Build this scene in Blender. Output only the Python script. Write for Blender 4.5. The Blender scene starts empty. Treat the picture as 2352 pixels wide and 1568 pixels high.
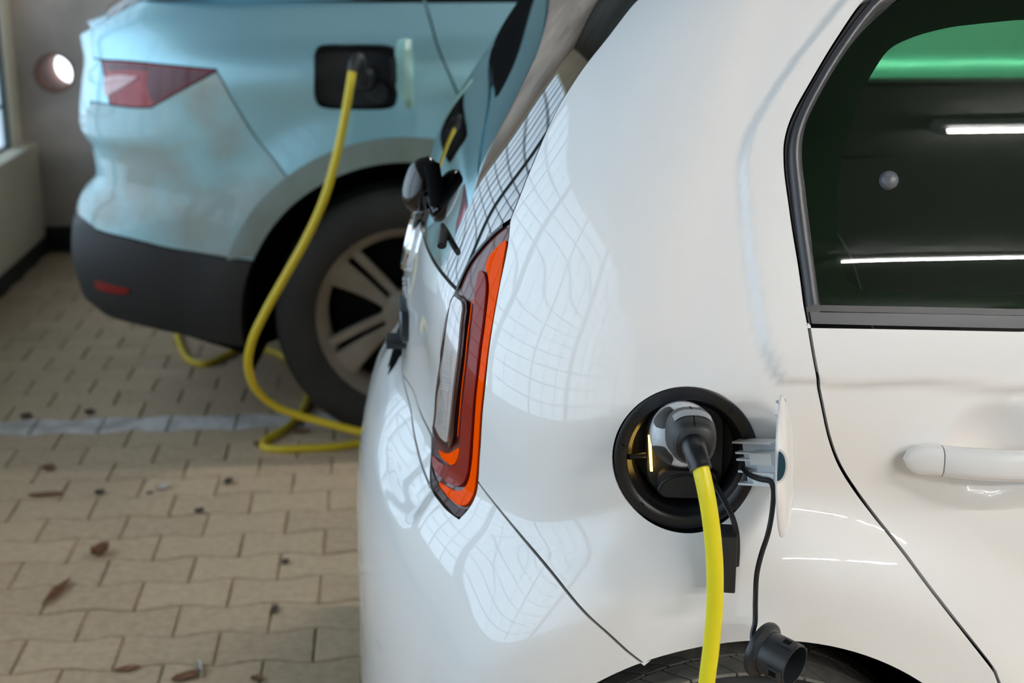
import bpy, bmesh, math, random
import numpy as np
from mathutils import Vector, Matrix
from mathutils.geometry import delaunay_2d_cdt
from mathutils.bvhtree import BVHTree

random.seed(4)
sc = bpy.context.scene
COL = sc.collection
PI = math.pi

# ------------------------------------------------------------------ camera, world, exposure
CAM_H, PITCH, YAW = 1.47, math.radians(16), math.radians(5)
cam_d = bpy.data.cameras.new('camera')
cam_d.sensor_width = 36.0
cam_d.lens = 3267 * 36 / 2352
cam_d.clip_start = 0.05
cam_d.dof.use_dof = True
cam_d.dof.focus_distance = 1.60
cam_d.dof.aperture_fstop = 5.0
cam = bpy.data.objects.new('camera', cam_d)
cam.location = (0, 0, CAM_H)
cam.rotation_euler = (PI / 2 - PITCH, 0, -YAW)
COL.objects.link(cam)
sc.camera = cam

sc.view_settings.view_transform = 'Standard'
sc.view_settings.look = 'None'
sc.view_settings.gamma = 1.0
sc.view_settings.use_curve_mapping = False
sc.view_settings.exposure = 0.86

world = bpy.data.worlds.new('overcast_sky')
sc.world = world
world.use_nodes = True
bg = world.node_tree.nodes['Background']
bg.inputs['Color'].default_value = (0.78, 0.88, 1.0, 1)
bg.inputs['Strength'].default_value = 2.2

TUBE_POWER = 150.0      # emission strength of the fluorescent tubes
PANE_POWER = 1.5       # daylight carried by the glass blocks

# ------------------------------------------------------------------ lens geometry helpers
_F = 3267.0
_R = np.array([math.cos(YAW), -math.sin(YAW), 0])
_D = np.array([math.sin(YAW) * math.cos(PITCH), math.cos(YAW) * math.cos(PITCH), -math.sin(PITCH)])
_U = np.cross(_R, _D)
_C = np.array([0, 0, CAM_H])


def ray(x, y):
    return _D + _R * (x - 1176) / _F - _U * (y - 784) / _F


def atY(x, y, Y):
    d = ray(x, y)
    return _C + d * (Y / d[1])


def atZ(x, y, z=0.0):
    d = ray(x, y)
    return _C + d * ((z - CAM_H) / d[2])


# ------------------------------------------------------------------ materials
def mat(name, col, rough=0.5, metal=0.0, coat=0.0, coat_rough=0.03, spec=0.5, emit=None, estr=0.0):
    m = bpy.data.materials.new(name)
    m.use_nodes = True
    b = m.node_tree.nodes['Principled BSDF']
    b.inputs['Base Color'].default_value = (*col, 1)
    b.inputs['Roughness'].default_value = rough
    b.inputs['Metallic'].default_value = metal
    b.inputs['Coat Weight'].default_value = coat
    b.inputs['Coat Roughness'].default_value = coat_rough
    b.inputs['Specular IOR Level'].default_value = spec
    if emit:
        b.inputs['Emission Color'].default_value = (*emit, 1)
        b.inputs['Emission Strength'].default_value = estr
    return m


def noise_mat(name, c1, c2, scale=20, rough=0.8, bump=0.0, detail=6, coat=0.0, c3=None, scale2=3, lo=0.35, hi=0.7, rand=0.0):
    """base colour mottled between c1 and c2 (and large c3 patches), with an optional fine bump"""
    m = mat(name, c1, rough, coat=coat)
    nt = m.node_tree
    N, L = nt.nodes, nt.links
    b = N['Principled BSDF']
    tc = N.new('ShaderNodeTexCoord')
    geo = N.new('ShaderNodeNewGeometry')
    n = N.new('ShaderNodeTexNoise')
    n.inputs['Scale'].default_value = scale
    n.inputs['Detail'].default_value = detail
    L.new(geo.outputs['Position'], n.inputs['Vector'])
    r = N.new('ShaderNodeValToRGB')
    r.color_ramp.elements[0].position = lo
    r.color_ramp.elements[1].position = hi
    r.color_ramp.elements[0].color = (*c1, 1)
    r.color_ramp.elements[1].color = (*c2, 1)
    L.new(n.outputs['Fac'], r.inputs['Fac'])
    out = r.outputs['Color']
    if c3:
        n2 = N.new('ShaderNodeTexNoise')
        n2.inputs['Scale'].default_value = scale2
        n2.inputs['Detail'].default_value = 4
        L.new(geo.outputs['Position'], n2.inputs['Vector'])
        r2 = N.new('ShaderNodeValToRGB')
        r2.color_ramp.elements[0].position = 0.45
        r2.color_ramp.elements[1].position = 0.62
        L.new(n2.outputs['Fac'], r2.inputs['Fac'])
        mx = N.new('ShaderNodeMix')
        mx.data_type = 'RGBA'
        L.new(r2.outputs['Color'], mx.inputs['Factor'])
        L.new(out, mx.inputs['A'])
        mx.inputs['B'].default_value = (*c3, 1)
        out = mx.outputs['Result']
    if rand:
        oi = N.new('ShaderNodeObjectInfo')
        mr = N.new('ShaderNodeMapRange')
        mr.inputs['To Min'].default_value = 1 - rand
        mr.inputs['To Max'].default_value = 1 + rand
        L.new(oi.outputs['Random'], mr.inputs['Value'])
        hs = N.new('ShaderNodeHueSaturation')
        L.new(mr.outputs['Result'], hs.inputs['Value'])
        L.new(out, hs.inputs['Color'])
        out = hs.outputs['Color']
    L.new(out, b.inputs['Base Color'])
    if bump:
        bp = N.new('ShaderNodeBump')
        bp.inputs['Strength'].default_value = bump
        bp.inputs['Distance'].default_value = 0.004
        L.new(n.outputs['Fac'], bp.inputs['Height'])
        L.new(bp.outputs['Normal'], b.inputs['Normal'])
    return m


def glass_mat(name, tint, rough=0.0, ior=1.52, faces=2.0):
    """thin tinted sheet: what passes through is tinted, what reflects is not"""
    m = bpy.data.materials.new(name)
    m.use_nodes = True
    nt = m.node_tree
    N, L = nt.nodes, nt.links
    N.clear()
    o = N.new('ShaderNodeOutputMaterial')
    t = N.new('ShaderNodeBsdfTransparent')
    t.inputs['Color'].default_value = (*tint, 1)
    g = N.new('ShaderNodeBsdfGlossy')
    g.inputs['Roughness'].default_value = rough
    f = N.new('ShaderNodeFresnel')
    f.inputs['IOR'].default_value = ior
    mul = N.new('ShaderNodeMath')
    mul.operation = 'MULTIPLY'
    mul.inputs[1].default_value = faces      # both faces of the sheet reflect
    mul.use_clamp = True
    L.new(f.outputs['Fac'], mul.inputs[0])
    mx = N.new('ShaderNodeMixShader')
    L.new(mul.outputs['Value'], mx.inputs['Fac'])
    L.new(t.outputs['BSDF'], mx.inputs[1])
    L.new(g.outputs['BSDF'], mx.inputs[2])
    L.new(mx.outputs['Shader'], o.inputs['Surface'])
    return m


M = {}
M['white'] = mat('white_car_paint', (0.80, 0.79, 0.775), 0.42, coat=1.0, coat_rough=0.012)
M['white_plain'] = mat('white_plastic', (0.80, 0.82, 0.84), 0.4)
M['grey_plastic'] = mat('pale_grey_plastic', (0.58, 0.63, 0.68), 0.35)
M['mint'] = noise_mat('mint_car_paint', (0.295, 0.55, 0.635), (0.315, 0.57, 0.655), 4, 0.40, coat=1.0)
M['mint'].node_tree.nodes['Principled BSDF'].inputs['Metallic'].default_value = 0.65
M['mint_dusty'] = noise_mat('dusty_mint_paint', (0.29, 0.49, 0.53), (0.28, 0.34, 0.32), 5, 0.5, coat=0.5, lo=0.42, hi=0.62)
M['mint_dirty'] = noise_mat('dirt_sprayed_mint_paint', (0.20, 0.22, 0.19), (0.23, 0.28, 0.26), 9, 0.7)
M['mint_flap'] = mat('pale_mint_paint', (0.33, 0.55, 0.48), 0.4, coat=0.6)
M['black_gloss'] = mat('gloss_black_plastic', (0.006, 0.006, 0.007), 0.12, coat=0.4)
M['black'] = mat('matt_black_plastic', (0.012, 0.012, 0.013), 0.55)
M['black_sat'] = mat('satin_black_plastic', (0.010, 0.010, 0.012), 0.32)
M['black_void'] = mat('black_lining', (0.004, 0.004, 0.004), 0.9, spec=0.1)
M['seal'] = mat('black_rubber_seal', (0.016, 0.017, 0.019), 0.38)
M['trim_grey'] = mat('dark_grey_window_trim', (0.045, 0.047, 0.053), 0.36)
M['cladding'] = noise_mat('dusty_black_cladding', (0.011, 0.011, 0.013), (0.020, 0.017, 0.015), 6, 0.6)
M['interior'] = noise_mat('dark_cabin_fabric', (0.010, 0.010, 0.011), (0.014, 0.014, 0.014), 200, 0.9)
M['tyre'] = noise_mat('tyre_rubber', (0.016, 0.016, 0.016), (0.026, 0.024, 0.022), 30, 0.75)
M['tread'] = noise_mat('dusty_tread_rubber', (0.19, 0.18, 0.16), (0.28, 0.26, 0.22), 60, 0.85)
M['tyre_dusty'] = noise_mat('dusty_tyre_rubber', (0.022, 0.020, 0.018), (0.034, 0.03, 0.026), 8, 0.8)
M['alloy'] = noise_mat('brake_dusted_alloy', (0.20, 0.17, 0.13), (0.30, 0.26, 0.21), 7, 0.45, c3=(0.20, 0.155, 0.11), scale2=4)
M['chrome'] = mat('chrome', (0.75, 0.76, 0.78), 0.12, metal=1.0)
M['lamp_dark'] = mat('dark_red_lens', (0.10, 0.012, 0.009), 0.35, coat=0.55, coat_rough=0.01, spec=0.2)
M['lamp_edge'] = mat('brown_black_lens_edge', (0.045, 0.010, 0.007), 0.4, coat=0.25, coat_rough=0.01, spec=0.1)
M['lamp_red'] = mat('red_lens', (0.26, 0.016, 0.008), 0.4, coat=0.22, coat_rough=0.01, spec=0.1)
M['lamp_orange'] = mat('orange_red_lens', (1.0, 0.085, 0.0), 0.4, coat=0.12, coat_rough=0.01, spec=0.0)
M['lamp_clear'] = mat('clear_reversing_lens', (0.55, 0.50, 0.49), 0.15, coat=1.0, coat_rough=0.01)
M['lamp_pink'] = mat('pink_white_lens', (0.50, 0.27, 0.28), 0.2, coat=1.0)
M['lamp_suv'] = noise_mat('deep_red_lens', (0.26, 0.012, 0.02), (0.34, 0.02, 0.025), 40, 0.3, coat=0.35)
M['lamp_suv_dark'] = mat('dark_wine_lens', (0.085, 0.010, 0.018), 0.3, coat=0.35)
M['hatch_glass'] = glass_mat('black_hatch_glass', (0.02, 0.03, 0.033), ior=1.75, faces=2.6)
M['side_glass'] = glass_mat('green_tinted_glass', (0.40, 0.70, 0.47), faces=1.1)
M['dark_glass'] = mat('dark_window_glass', (0.004, 0.006, 0.008), 0.03, coat=1.0)
M['frit'] = mat('black_frit', (0.004, 0.004, 0.004), 0.5, spec=0.2)
M['cable'] = mat('yellow_cable_sheath', (0.76, 0.66, 0.012), 0.38)
M['cable_far'] = mat('golden_cable_sheath', (0.70, 0.52, 0.02), 0.45)
M['plug_grey'] = mat('pale_grey_plug_shell', (0.50, 0.52, 0.55), 0.22, coat=0.5)
M['plug_dark'] = mat('charcoal_soft_grip', (0.018, 0.018, 0.019), 0.5)
M['plug_label'] = mat('light_grey_label', (0.30, 0.31, 0.33), 0.4)
M['amber_led'] = mat('amber_light_strip', (1.0, 0.75, 0.3), 0.4, emit=(1.0, 0.62, 0.13), estr=3.0)
M['strap'] = mat('black_tether_rubber', (0.008, 0.008, 0.010), 0.4)
M['cap_grey'] = mat('dark_blue_grey_cap', (0.018, 0.021, 0.025), 0.36)
M['blue_shade'] = mat('teal_recess_shade', (0.01, 0.05, 0.075), 0.3)  # dark colour standing in for the shade inside the flap's finger notch

M['paver'] = noise_mat('worn_concrete_paver', (0.46, 0.335, 0.215), (0.555, 0.415, 0.275), 45, 0.85, 0.25, rand=0.07)
M['paver_white'] = noise_mat('painted_white_paver', (0.60, 0.56, 0.53), (0.74, 0.70, 0.66), 30, 0.8, 0.2, c3=(0.42, 0.38, 0.34), scale2=9)
M['sand'] = noise_mat('joint_sand', (0.40, 0.27, 0.145), (0.52, 0.37, 0.20), 25, 0.95, 0.3, c3=(0.14, 0.13, 0.10), scale2=7)
M['concrete'] = noise_mat('rough_concrete_wall', (0.43, 0.375, 0.33), (0.53, 0.47, 0.42), 5, 0.9, 0.4, c3=(0.33, 0.29, 0.26), scale2=2.2)
M['parapet'] = noise_mat('painted_parapet', (0.74, 0.69, 0.55), (0.80, 0.75, 0.61), 3, 0.8)
M['skirt'] = mat('black_skirting', (0.012, 0.012, 0.013), 0.7)
M['ceiling'] = noise_mat('concrete_ceiling', (0.10, 0.097, 0.09), (0.15, 0.145, 0.135), 2, 0.9)
M['darkwall'] = noise_mat('dark_grey_wall', (0.055, 0.055, 0.05), (0.08, 0.078, 0.074), 2, 0.9)
M['mullion'] = mat('dark_teal_window_frame', (0.10, 0.15, 0.17), 0.5)
M['rust'] = noise_mat('rusty_pipe', (0.20, 0.075, 0.03), (0.30, 0.12, 0.05), 14, 0.8)
M['tube'] = mat('fluorescent_tube', (1, 1, 1), 0.5, emit=(1.0, 0.985, 0.955), estr=TUBE_POWER)
M['fixture'] = mat('white_light_fitting', (0.7, 0.7, 0.7), 0.5)
M['pane'] = mat('daylit_glass_block', (0.5, 0.6, 0.65), 0.15, emit=(0.64, 0.82, 1.0), estr=PANE_POWER)
_nt = M['pane'].node_tree          # glass blocks pass less daylight at glancing angles
_lw = _nt.nodes.new('ShaderNodeLayerWeight')
_lw.inputs['Blend'].default_value = 0.5
_mr = _nt.nodes.new('ShaderNodeMapRange')
_mr.inputs['From Min'].default_value = 0.10
_mr.inputs['From Max'].default_value = 0.65
_mr.inputs['To Min'].default_value = PANE_POWER
_mr.inputs['To Max'].default_value = PANE_POWER * 0.33
_nt.links.new(_lw.outputs['Facing'], _mr.inputs['Value'])
_nt.links.new(_mr.outputs['Result'], _nt.nodes['Principled BSDF'].inputs['Emission Strength'])
M['leaf'] = noise_mat('dry_brown_leaf', (0.16, 0.06, 0.025), (0.25, 0.12, 0.05), 60, 0.8)
M['leaf_dark'] = noise_mat('dark_rotten_leaf', (0.045, 0.035, 0.025), (0.08, 0.06, 0.04), 60, 0.8)
M['leaf_pale'] = noise_mat('pale_dry_leaf', (0.55, 0.50, 0.42), (0.65, 0.60, 0.52), 60, 0.7)


# ------------------------------------------------------------------ object helpers
def link(name, me, parent=None, label=None, kind=None):
    o = bpy.data.objects.new(name, me)
    COL.objects.link(o)
    if parent:
        o.parent = parent
    if label:
        o['label'] = label
    if kind:
        o['kind'] = kind
    return o


def thing(name, label, cat, loc=(0, 0, 0), group=None):
    o = bpy.data.objects.new(name, None)
    o.empty_display_size = 0.1
    COL.objects.link(o)
    o.location = loc
    o['label'] = label
    o['category'] = cat
    if group:
        o['group'] = group
    return o


def tag(o, label, cat, group=None):
    o['label'] = label
    o['category'] = cat
    if group:
        o['group'] = group
    return o


def mesh(name, vf, m, parent=None, label=None, kind=None, angle=40, normals=None):
    """one mesh object from (verts, faces) given in WORLD coordinates"""
    v, f = vf
    off = np.zeros(3)
    p = parent
    while p is not None:
        off = off + np.array(p.location)
        p = p.parent
    v = np.asarray(v, float) - off
    me = bpy.data.meshes.new(name)
    me.from_pydata(v.tolist(), [], [list(map(int, q)) for q in f])
    me.materials.append(m)
    me.polygons.foreach_set('use_smooth', [True] * len(me.polygons))
    me.update()
    if normals is not None:
        me.normals_split_custom_set_from_vertices(np.asarray(normals).tolist())
    elif angle is not None:
        me.set_sharp_from_angle(angle=math.radians(angle))
    return link(name, me, parent, label, kind)


def merge(*parts):
    V, Fc, n = [], [], 0
    for v, f in parts:
        V.extend(np.asarray(v, float).tolist())
        Fc.extend([[i + n for i in q] for q in f])
        n = len(V)
    return V, Fc


def box(x0, x1, y0, y1, z0, z1, bev=0.0, rot=None, piv=None):
    bm = bmesh.new()
    bmesh.ops.create_cube(bm, size=1)
    for v in bm.verts:
        v.co = Vector(((x0 + x1) / 2 + v.co.x * (x1 - x0), (y0 + y1) / 2 + v.co.y * (y1 - y0), (z0 + z1) / 2 + v.co.z * (z1 - z0)))
    if bev:
        bmesh.ops.bevel(bm, geom=bm.edges[:], offset=bev, segments=2, affect='EDGES', profile=0.6)
    if rot is not None:
        bmesh.ops.rotate(bm, verts=bm.verts, cent=Vector(piv), matrix=rot)
    bm.verts.index_update()
    r = ([tuple(v.co) for v in bm.verts], [[v.index for v in f.verts] for f in bm.faces])
    bm.free()
    return r


def frame(axis):
    a = Vector(axis).normalized()
    ref = Vector((0, 0, 1)) if abs(a.z) < 0.9 else Vector((1, 0, 0))
    x = ref.cross(a).normalized()
    y = a.cross(x)
    return np.array(x), np.array(y), np.array(a)


def lathe(profile, origin, axis, n=48, sx=1.0, sy=1.0, a0=0.0, a1=2 * PI):
    """profile [(radius, height along axis)]"""
    x, y, a = frame(axis)
    o = np.array(origin, float)
    full = abs(a1 - a0 - 2 * PI) < 1e-6
    cnt = n if full else n + 1
    V, Fc = [], []
    for r, h in profile:
        for i in range(cnt):
            t = a0 + (a1 - a0) * i / n
            V.append(o + a * h + (x * math.cos(t) * sx + y * math.sin(t) * sy) * r)
    for k in range(len(profile) - 1):
        for i in range(n):
            j = (i + 1) % cnt
            Fc.append([k * cnt + i, k * cnt + j, (k + 1) * cnt + j, (k + 1) * cnt + i])
    return V, Fc


def catmull(pts, n=8, closed=False):
    P = [np.array(p, float) for p in pts]
    out = []
    m = len(P)
    segs = m if closed else m - 1
    for i in range(segs):
        if closed:
            p0, p1, p2, p3 = P[(i - 1) % m], P[i], P[(i + 1) % m], P[(i + 2) % m]
        else:
            p1, p2 = P[i], P[i + 1]
            p0 = P[i - 1] if i else 2 * p1 - p2
            p3 = P[i + 2] if i + 2 < m else 2 * p2 - p1
        # centripetal
        t0 = 0.0
        t1 = t0 + max(np.linalg.norm(p1 - p0), 1e-9) ** 0.5
        t2 = t1 + max(np.linalg.norm(p2 - p1), 1e-9) ** 0.5
        t3 = t2 + max(np.linalg.norm(p3 - p2), 1e-9) ** 0.5
        for k in range(n):
            t = t1 + (t2 - t1) * k / n
            a1 = (t1 - t) / (t1 - t0) * p0 + (t - t0) / (t1 - t0) * p1
            a2 = (t2 - t) / (t2 - t1) * p1 + (t - t1) / (t2 - t1) * p2
            a3 = (t3 - t) / (t3 - t2) * p2 + (t - t2) / (t3 - t2) * p3
            b1 = (t2 - t) / (t2 - t0) * a1 + (t - t0) / (t2 - t0) * a2
            b2 = (t3 - t) / (t3 - t1) * a2 + (t - t1) / (t3 - t1) * a3
            out.append((t2 - t) / (t2 - t1) * b1 + (t - t1) / (t2 - t1) * b2)
    if not closed:
        out.append(P[-1])
    return out


def frames_along(P):
    P = [np.array(p, float) for p in P]
    T = []
    for i in range(len(P)):
        d = P[min(i + 1, len(P) - 1)] - P[max(i - 1, 0)]
        T.append(d / max(np.linalg.norm(d), 1e-12))
    x, y, _ = frame(T[0])
    X = [x]
    for i in range(1, len(P)):
        v = X[-1] - T[i] * (X[-1] @ T[i])
        X.append(v / np.linalg.norm(v))
    return P, T, X


def tube(pts, r, n=12, flat=1.0, caps=True):
    P, T, X = frames_along(pts)
    V, Fc = [], []
    for i, p in enumerate(P):
        rr = r[i] if hasattr(r, '__len__') else r
        x = X[i]
        y = np.cross(T[i], x)
        for k in range(n):
            a = 2 * PI * k / n
            V.append(p + (x * math.cos(a) + y * math.sin(a) * flat) * rr)
    for i in range(len(P) - 1):
        for k in range(n):
            k2 = (k + 1) % n
            Fc.append([i * n + k, i * n + k2, (i + 1) * n + k2, (i + 1) * n + k])
    if caps:
        Fc.append(list(range(n))[::-1])
        Fc.append([(len(P) - 1) * n + k for k in range(n)])
    return V, Fc


def loft(loops, caps=True, closed=True):
    n = len(loops[0])
    V = [p for l in loops for p in l]
    Fc = []
    for i in range(len(loops) - 1):
        for k in range(n if closed else n - 1):
            k2 = (k + 1) % n
            Fc.append([i * n + k, i * n + k2, (i + 1) * n + k2, (i + 1) * n + k])
    if caps:
        Fc.append(list(range(n))[::-1])
        Fc.append([(len(loops) - 1) * n + k for k in range(n)])
    return V, Fc


def pchip(xs, ys):
    xs, ys = np.array(xs, float), np.array(ys, float)
    h = np.diff(xs)
    d = np.diff(ys) / h
    m = np.zeros_like(xs)
    for i in range(1, len(xs) - 1):
        if d[i - 1] * d[i] > 0:
            w1, w2 = 2 * h[i] + h[i - 1], h[i] + 2 * h[i - 1]
            m[i] = (w1 + w2) / (w1 / d[i - 1] + w2 / d[i])
    m[0], m[-1] = d[0], d[-1]

    def f(x):
        x = np.asarray(x, float)
        xc = np.clip(x, xs[0], xs[-1])
        i = np.clip(np.searchsorted(xs, xc) - 1, 0, len(xs) - 2)
        t = (xc - xs[i]) / h[i]
        r = (2 * t**3 - 3 * t**2 + 1) * ys[i] + (t**3 - 2 * t**2 + t) * h[i] * m[i] + (-2 * t**3 + 3 * t**2) * ys[i + 1] + (t**3 - t**2) * h[i] * m[i + 1]
        return r + np.where(x > xs[-1], (x - xs[-1]) * m[-1], 0) + np.where(x < xs[0], (x - xs[0]) * m[0], 0)

    # soften the slope changes of the profile
    ker = np.linspace(-0.018, 0.018, 9)
    return lambda x: sum(f(np.asarray(x, float) + k) for k in ker) / len(ker)


def sstep(a, b, x):
    """smooth step from a to b (b may lie below a)"""
    t = np.clip((x - a) / (b - a), 0, 1)
    return t * t * (3 - 2 * t)


def poly_dist(P, q):
    """distance and sign (+ = right-hand side) of points q (n,2) to an open polyline P"""
    P = np.asarray(P, float)
    best = np.full(len(q), 1e9)
    sign = np.ones(len(q))
    for a, b in zip(P[:-1], P[1:]):
        ab = b - a
        t = np.clip(((q - a) @ ab) / max(ab @ ab, 1e-12), 0, 1)
        d = q - (a + t[:, None] * ab)
        dist = np.hypot(d[:, 0], d[:, 1])
        cr = ab[0] * (q[:, 1] - a[1]) - ab[1] * (q[:, 0] - a[0])
        upd = dist < best - 1e-9
        best[upd] = dist[upd]
        sign[upd] = np.where(cr[upd] > 0, -1, 1)
    return best, sign


def in_poly(P, q):
    P = np.asarray(P, float)
    x, y = q[:, 0], q[:, 1]
    c = np.zeros(len(q), bool)
    a = P
    b = np.roll(P, -1, 0)
    for (x1, y1), (x2, y2) in zip(a, b):
        cond = (y1 > y) != (y2 > y)
        if cond.any() and y2 != y1:
            c ^= cond & (x < (x2 - x1) * (y - y1) / (y2 - y1) + x1)
    return c


def inset(P, g):
    """shrink a closed outline by g"""
    P = np.asarray(P, float)
    area = 0.5 * np.sum(P[:, 0] * np.roll(P[:, 1], -1) - np.roll(P[:, 0], -1) * P[:, 1])
    s = 1 if area > 0 else -1
    e = np.roll(P, -1, 0) - P
    e /= np.maximum(np.linalg.norm(e, axis=1), 1e-12)[:, None]
    nrm = np.stack([-e[:, 1], e[:, 0]], 1) * s
    nn = nrm + np.roll(nrm, 1, 0)
    l = np.maximum((nn**2).sum(1), 0.6)
    return P + nn * (2 * g / l)[:, None]


def dedupe(P, eps=8e-4):
    out = []
    for p in P:
        if not out or np.hypot(*(np.asarray(p) - out[-1])) > eps:
            out.append(np.asarray(p, float))
    while len(out) > 3 and np.hypot(*(out[0] - out[-1])) < eps:
        out.pop()
    return np.array(out)


class Skin:
    """a car body as a surface S(u, z): u runs back along the near side (u<0 ahead of the reference
    section), round the rear corner, across the tail and, mirrored, along the far side"""

    def __init__(s, Xf, Yc, ys, xr, n, A0, B0):
        s.Xf, s.Yc, s.n, s.bow = Xf, Yc, n, (lambda z: 0.0 * z)
        s.ys, s.xr = pchip(*zip(*ys)), pchip(*zip(*xr))
        t = np.linspace(0, PI / 2, 4000)
        t = np.unique(np.concatenate([t, t[-1] - np.geomspace(1e-9, PI / 2, 3000), np.geomspace(1e-12, PI / 2, 6000)]))
        t = np.clip(t, 0, PI / 2)
        p, q = np.sin(t) ** (2 / n), np.cos(t) ** (2 / n)
        L = np.concatenate([[0], np.cumsum(np.hypot(np.diff(p) * A0, np.diff(q) * B0))])
        s.tu, s.tp, s.tq, s.um = L, p, q, L[-1]
        s.disp = lambda u, z: 0 * u

    def base(s, u, z):
        u, z = np.asarray(u, float), np.asarray(z, float)
        far = u > s.um
        uu = np.where(far, 2 * s.um - u, u)
        p = np.interp(uu, s.tu, s.tp)
        q = np.interp(uu, s.tu, s.tq)
        ax, by = s.Xf - s.xr(z), s.Yc - s.ys(z)
        x = np.where(uu < 0, s.Xf - uu, s.Xf - ax * p + s.bow(z) * q**2 * p**6)
        y = s.Yc - by * q
        y = np.where(far, 2 * s.Yc - y, y)
        return np.stack([x, y, z + 0 * x], -1)

    def _nrm(s, fn, u, z, e=1.2e-3):
        a = fn(u + e, z) - fn(u - e, z)
        b = fn(u, z + e) - fn(u, z - e)
        n = np.cross(a, b)
        n = n / np.maximum(np.linalg.norm(n, axis=-1), 1e-12)[..., None]
        return n

    def pos(s, u, z, off=0.0):
        u, z = np.asarray(u, float), np.asarray(z, float)
        n = s._nrm(s.base, u, z)
        far = u > s.um
        d = s.disp(np.where(far, 2 * s.um - u, u), z)
        return s.base(u, z) - n * (-(d + off))[..., None] * s.outsign

    def nrm(s, u, z):
        return s._nrm(lambda a, b: s.pos(a, b), np.asarray(u, float), np.asarray(z, float)) * s.outsign

    def prepare(s, u0, z0, z1, du=0.012, dz=0.012):
        # which way is outward
        s.outsign = 1.0
        n = s._nrm(s.base, np.array([-0.1]), np.array([(z0 + z1) / 2]))
        s.outsign = 1.0 if n[0][1] < 0 else -1.0
        us = np.arange(u0, s.um + 0.5, du)
        zs = np.arange(z0, z1, dz)
        U, Z = np.meshgrid(us, zs, indexing='ij')
        P = s.pos(U.ravel(), Z.ravel())
        nz = len(zs)
        F_, s._uv = [], []
        for i in range(len(us) - 1):
            for j in range(nz - 1):
                a, b, c, d = i * nz + j, (i + 1) * nz + j, (i + 1) * nz + j + 1, i * nz + j + 1
                F_ += [(a, b, c), (a, c, d)]
        s._F, s._P, s._UZ = F_, P, np.stack([U.ravel(), Z.ravel()], 1)
        s.bvh = BVHTree.FromPolygons([Vector(p) for p in P], F_)

    def px(s, x, y, step=3):
        for k in range(60):
            d = ray(x + k * step, y)
            h = s.bvh.ray_cast(Vector(_C), Vector(d).normalized())
            if h[0] is not None:
                break
        else:
            raise ValueError('ray misses the body: %s %s' % (x, y))
        a, b, c = s._F[h[2]]
        A, B, Cc = s._P[a], s._P[b], s._P[c]
        p = np.array(h[0])
        v0, v1, v2 = B - A, Cc - A, p - A
        d00, d01, d11, d20, d21 = v0 @ v0, v0 @ v1, v1 @ v1, v2 @ v0, v2 @ v1
        den = d00 * d11 - d01 * d01
        v = (d11 * d20 - d01 * d21) / den
        w = (d00 * d21 - d01 * d20) / den
        return (1 - v - w) * s._UZ[a] + v * s._UZ[b] + w * s._UZ[c]

    def line(s, pts, n=8):
        """smooth polyline in (u,z) through picture points"""
        return catmull([s.px(*p) for p in pts], n)

    def panel(s, name, outer, m, parent, holes=(), off=0.0, gap=0.0015, flange=0.012, grid=0.014, label=None, mirror=False, gap_hole=0.0, dome=0.0, keep=False):
        P = dedupe(inset(dedupe(outer), gap) if gap else outer)
        H = [dedupe(inset(dedupe(h), -gap_hole) if gap_hole else h) for h in holes]
        lo, hi = P.min(0), P.max(0)
        gx, gz = np.meshgrid(np.arange(lo[0] + grid / 2, hi[0], grid), np.arange(lo[1] + grid / 2, hi[1], grid))
        q = np.stack([gx.ravel(), gz.ravel()], 1)
        ok = in_poly(P, q)
        for h in H:
            ok &= ~in_poly(h, q)
        q = q[ok]
        for loop in [P] + H:
            cl = np.vstack([loop, loop[:1]])
            d, _ = poly_dist(cl, q)
            q = q[d > grid * 0.35]
        vs, es, loops = [], [], []
        for loop in [P] + H:
            b = len(vs)
            vs += [Vector(p) for p in loop]
            es += [(b + i, b + (i + 1) % len(loop)) for i in range(len(loop))]
            loops.append(list(range(b, b + len(loop))))
        vs += [Vector(p) for p in q]
        r = delaunay_2d_cdt(vs, es, [], 0, 1e-7)
        rv = np.array([tuple(v) for v in r[0]])
        tri = np.array([list(f) for f in r[2]])
        cen = rv[tri].mean(1)
        keepm = in_poly(P, cen)
        for h in H:
            keepm &= ~in_poly(h, cen)
        tri = tri[keepm]
        # boundary edges
        ed = {}
        for t in tri:
            for a, b in ((t[0], t[1]), (t[1], t[2]), (t[2], t[0])):
                k = (min(a, b), max(a, b))
                ed[k] = None if k in ed else (a, b)
        bed = [e for e in ed.values() if e]
        u, z = rv[:, 0], rv[:, 1]
        if mirror:
            u = 2 * s.um - u
        extra = 0.0
        if dome:
            dd = np.full(len(rv), 1e9)
            for loop in [P] + H:
                d, _ = poly_dist(np.vstack([loop, loop[:1]]), rv)
                dd = np.minimum(dd, d)
            extra = dome * np.sqrt(np.clip(dd / 0.012, 0, 1))
        V = s.pos(u, z, off + extra)
        if dome:
            Nn = None
        else:
            Nn = s.nrm(u, z)
        # orient
        e1, e2 = V[tri[:, 1]] - V[tri[:, 0]], V[tri[:, 2]] - V[tri[:, 0]]
        fn = np.cross(e1, e2)
        ref = s.nrm(u, z)[tri[:, 0]]
        flip = (fn * ref).sum(1) < 0
        tri[flip] = tri[flip][:, ::-1]
        faces = [list(t) for t in tri]
        nb = s.nrm(u, z)
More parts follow.
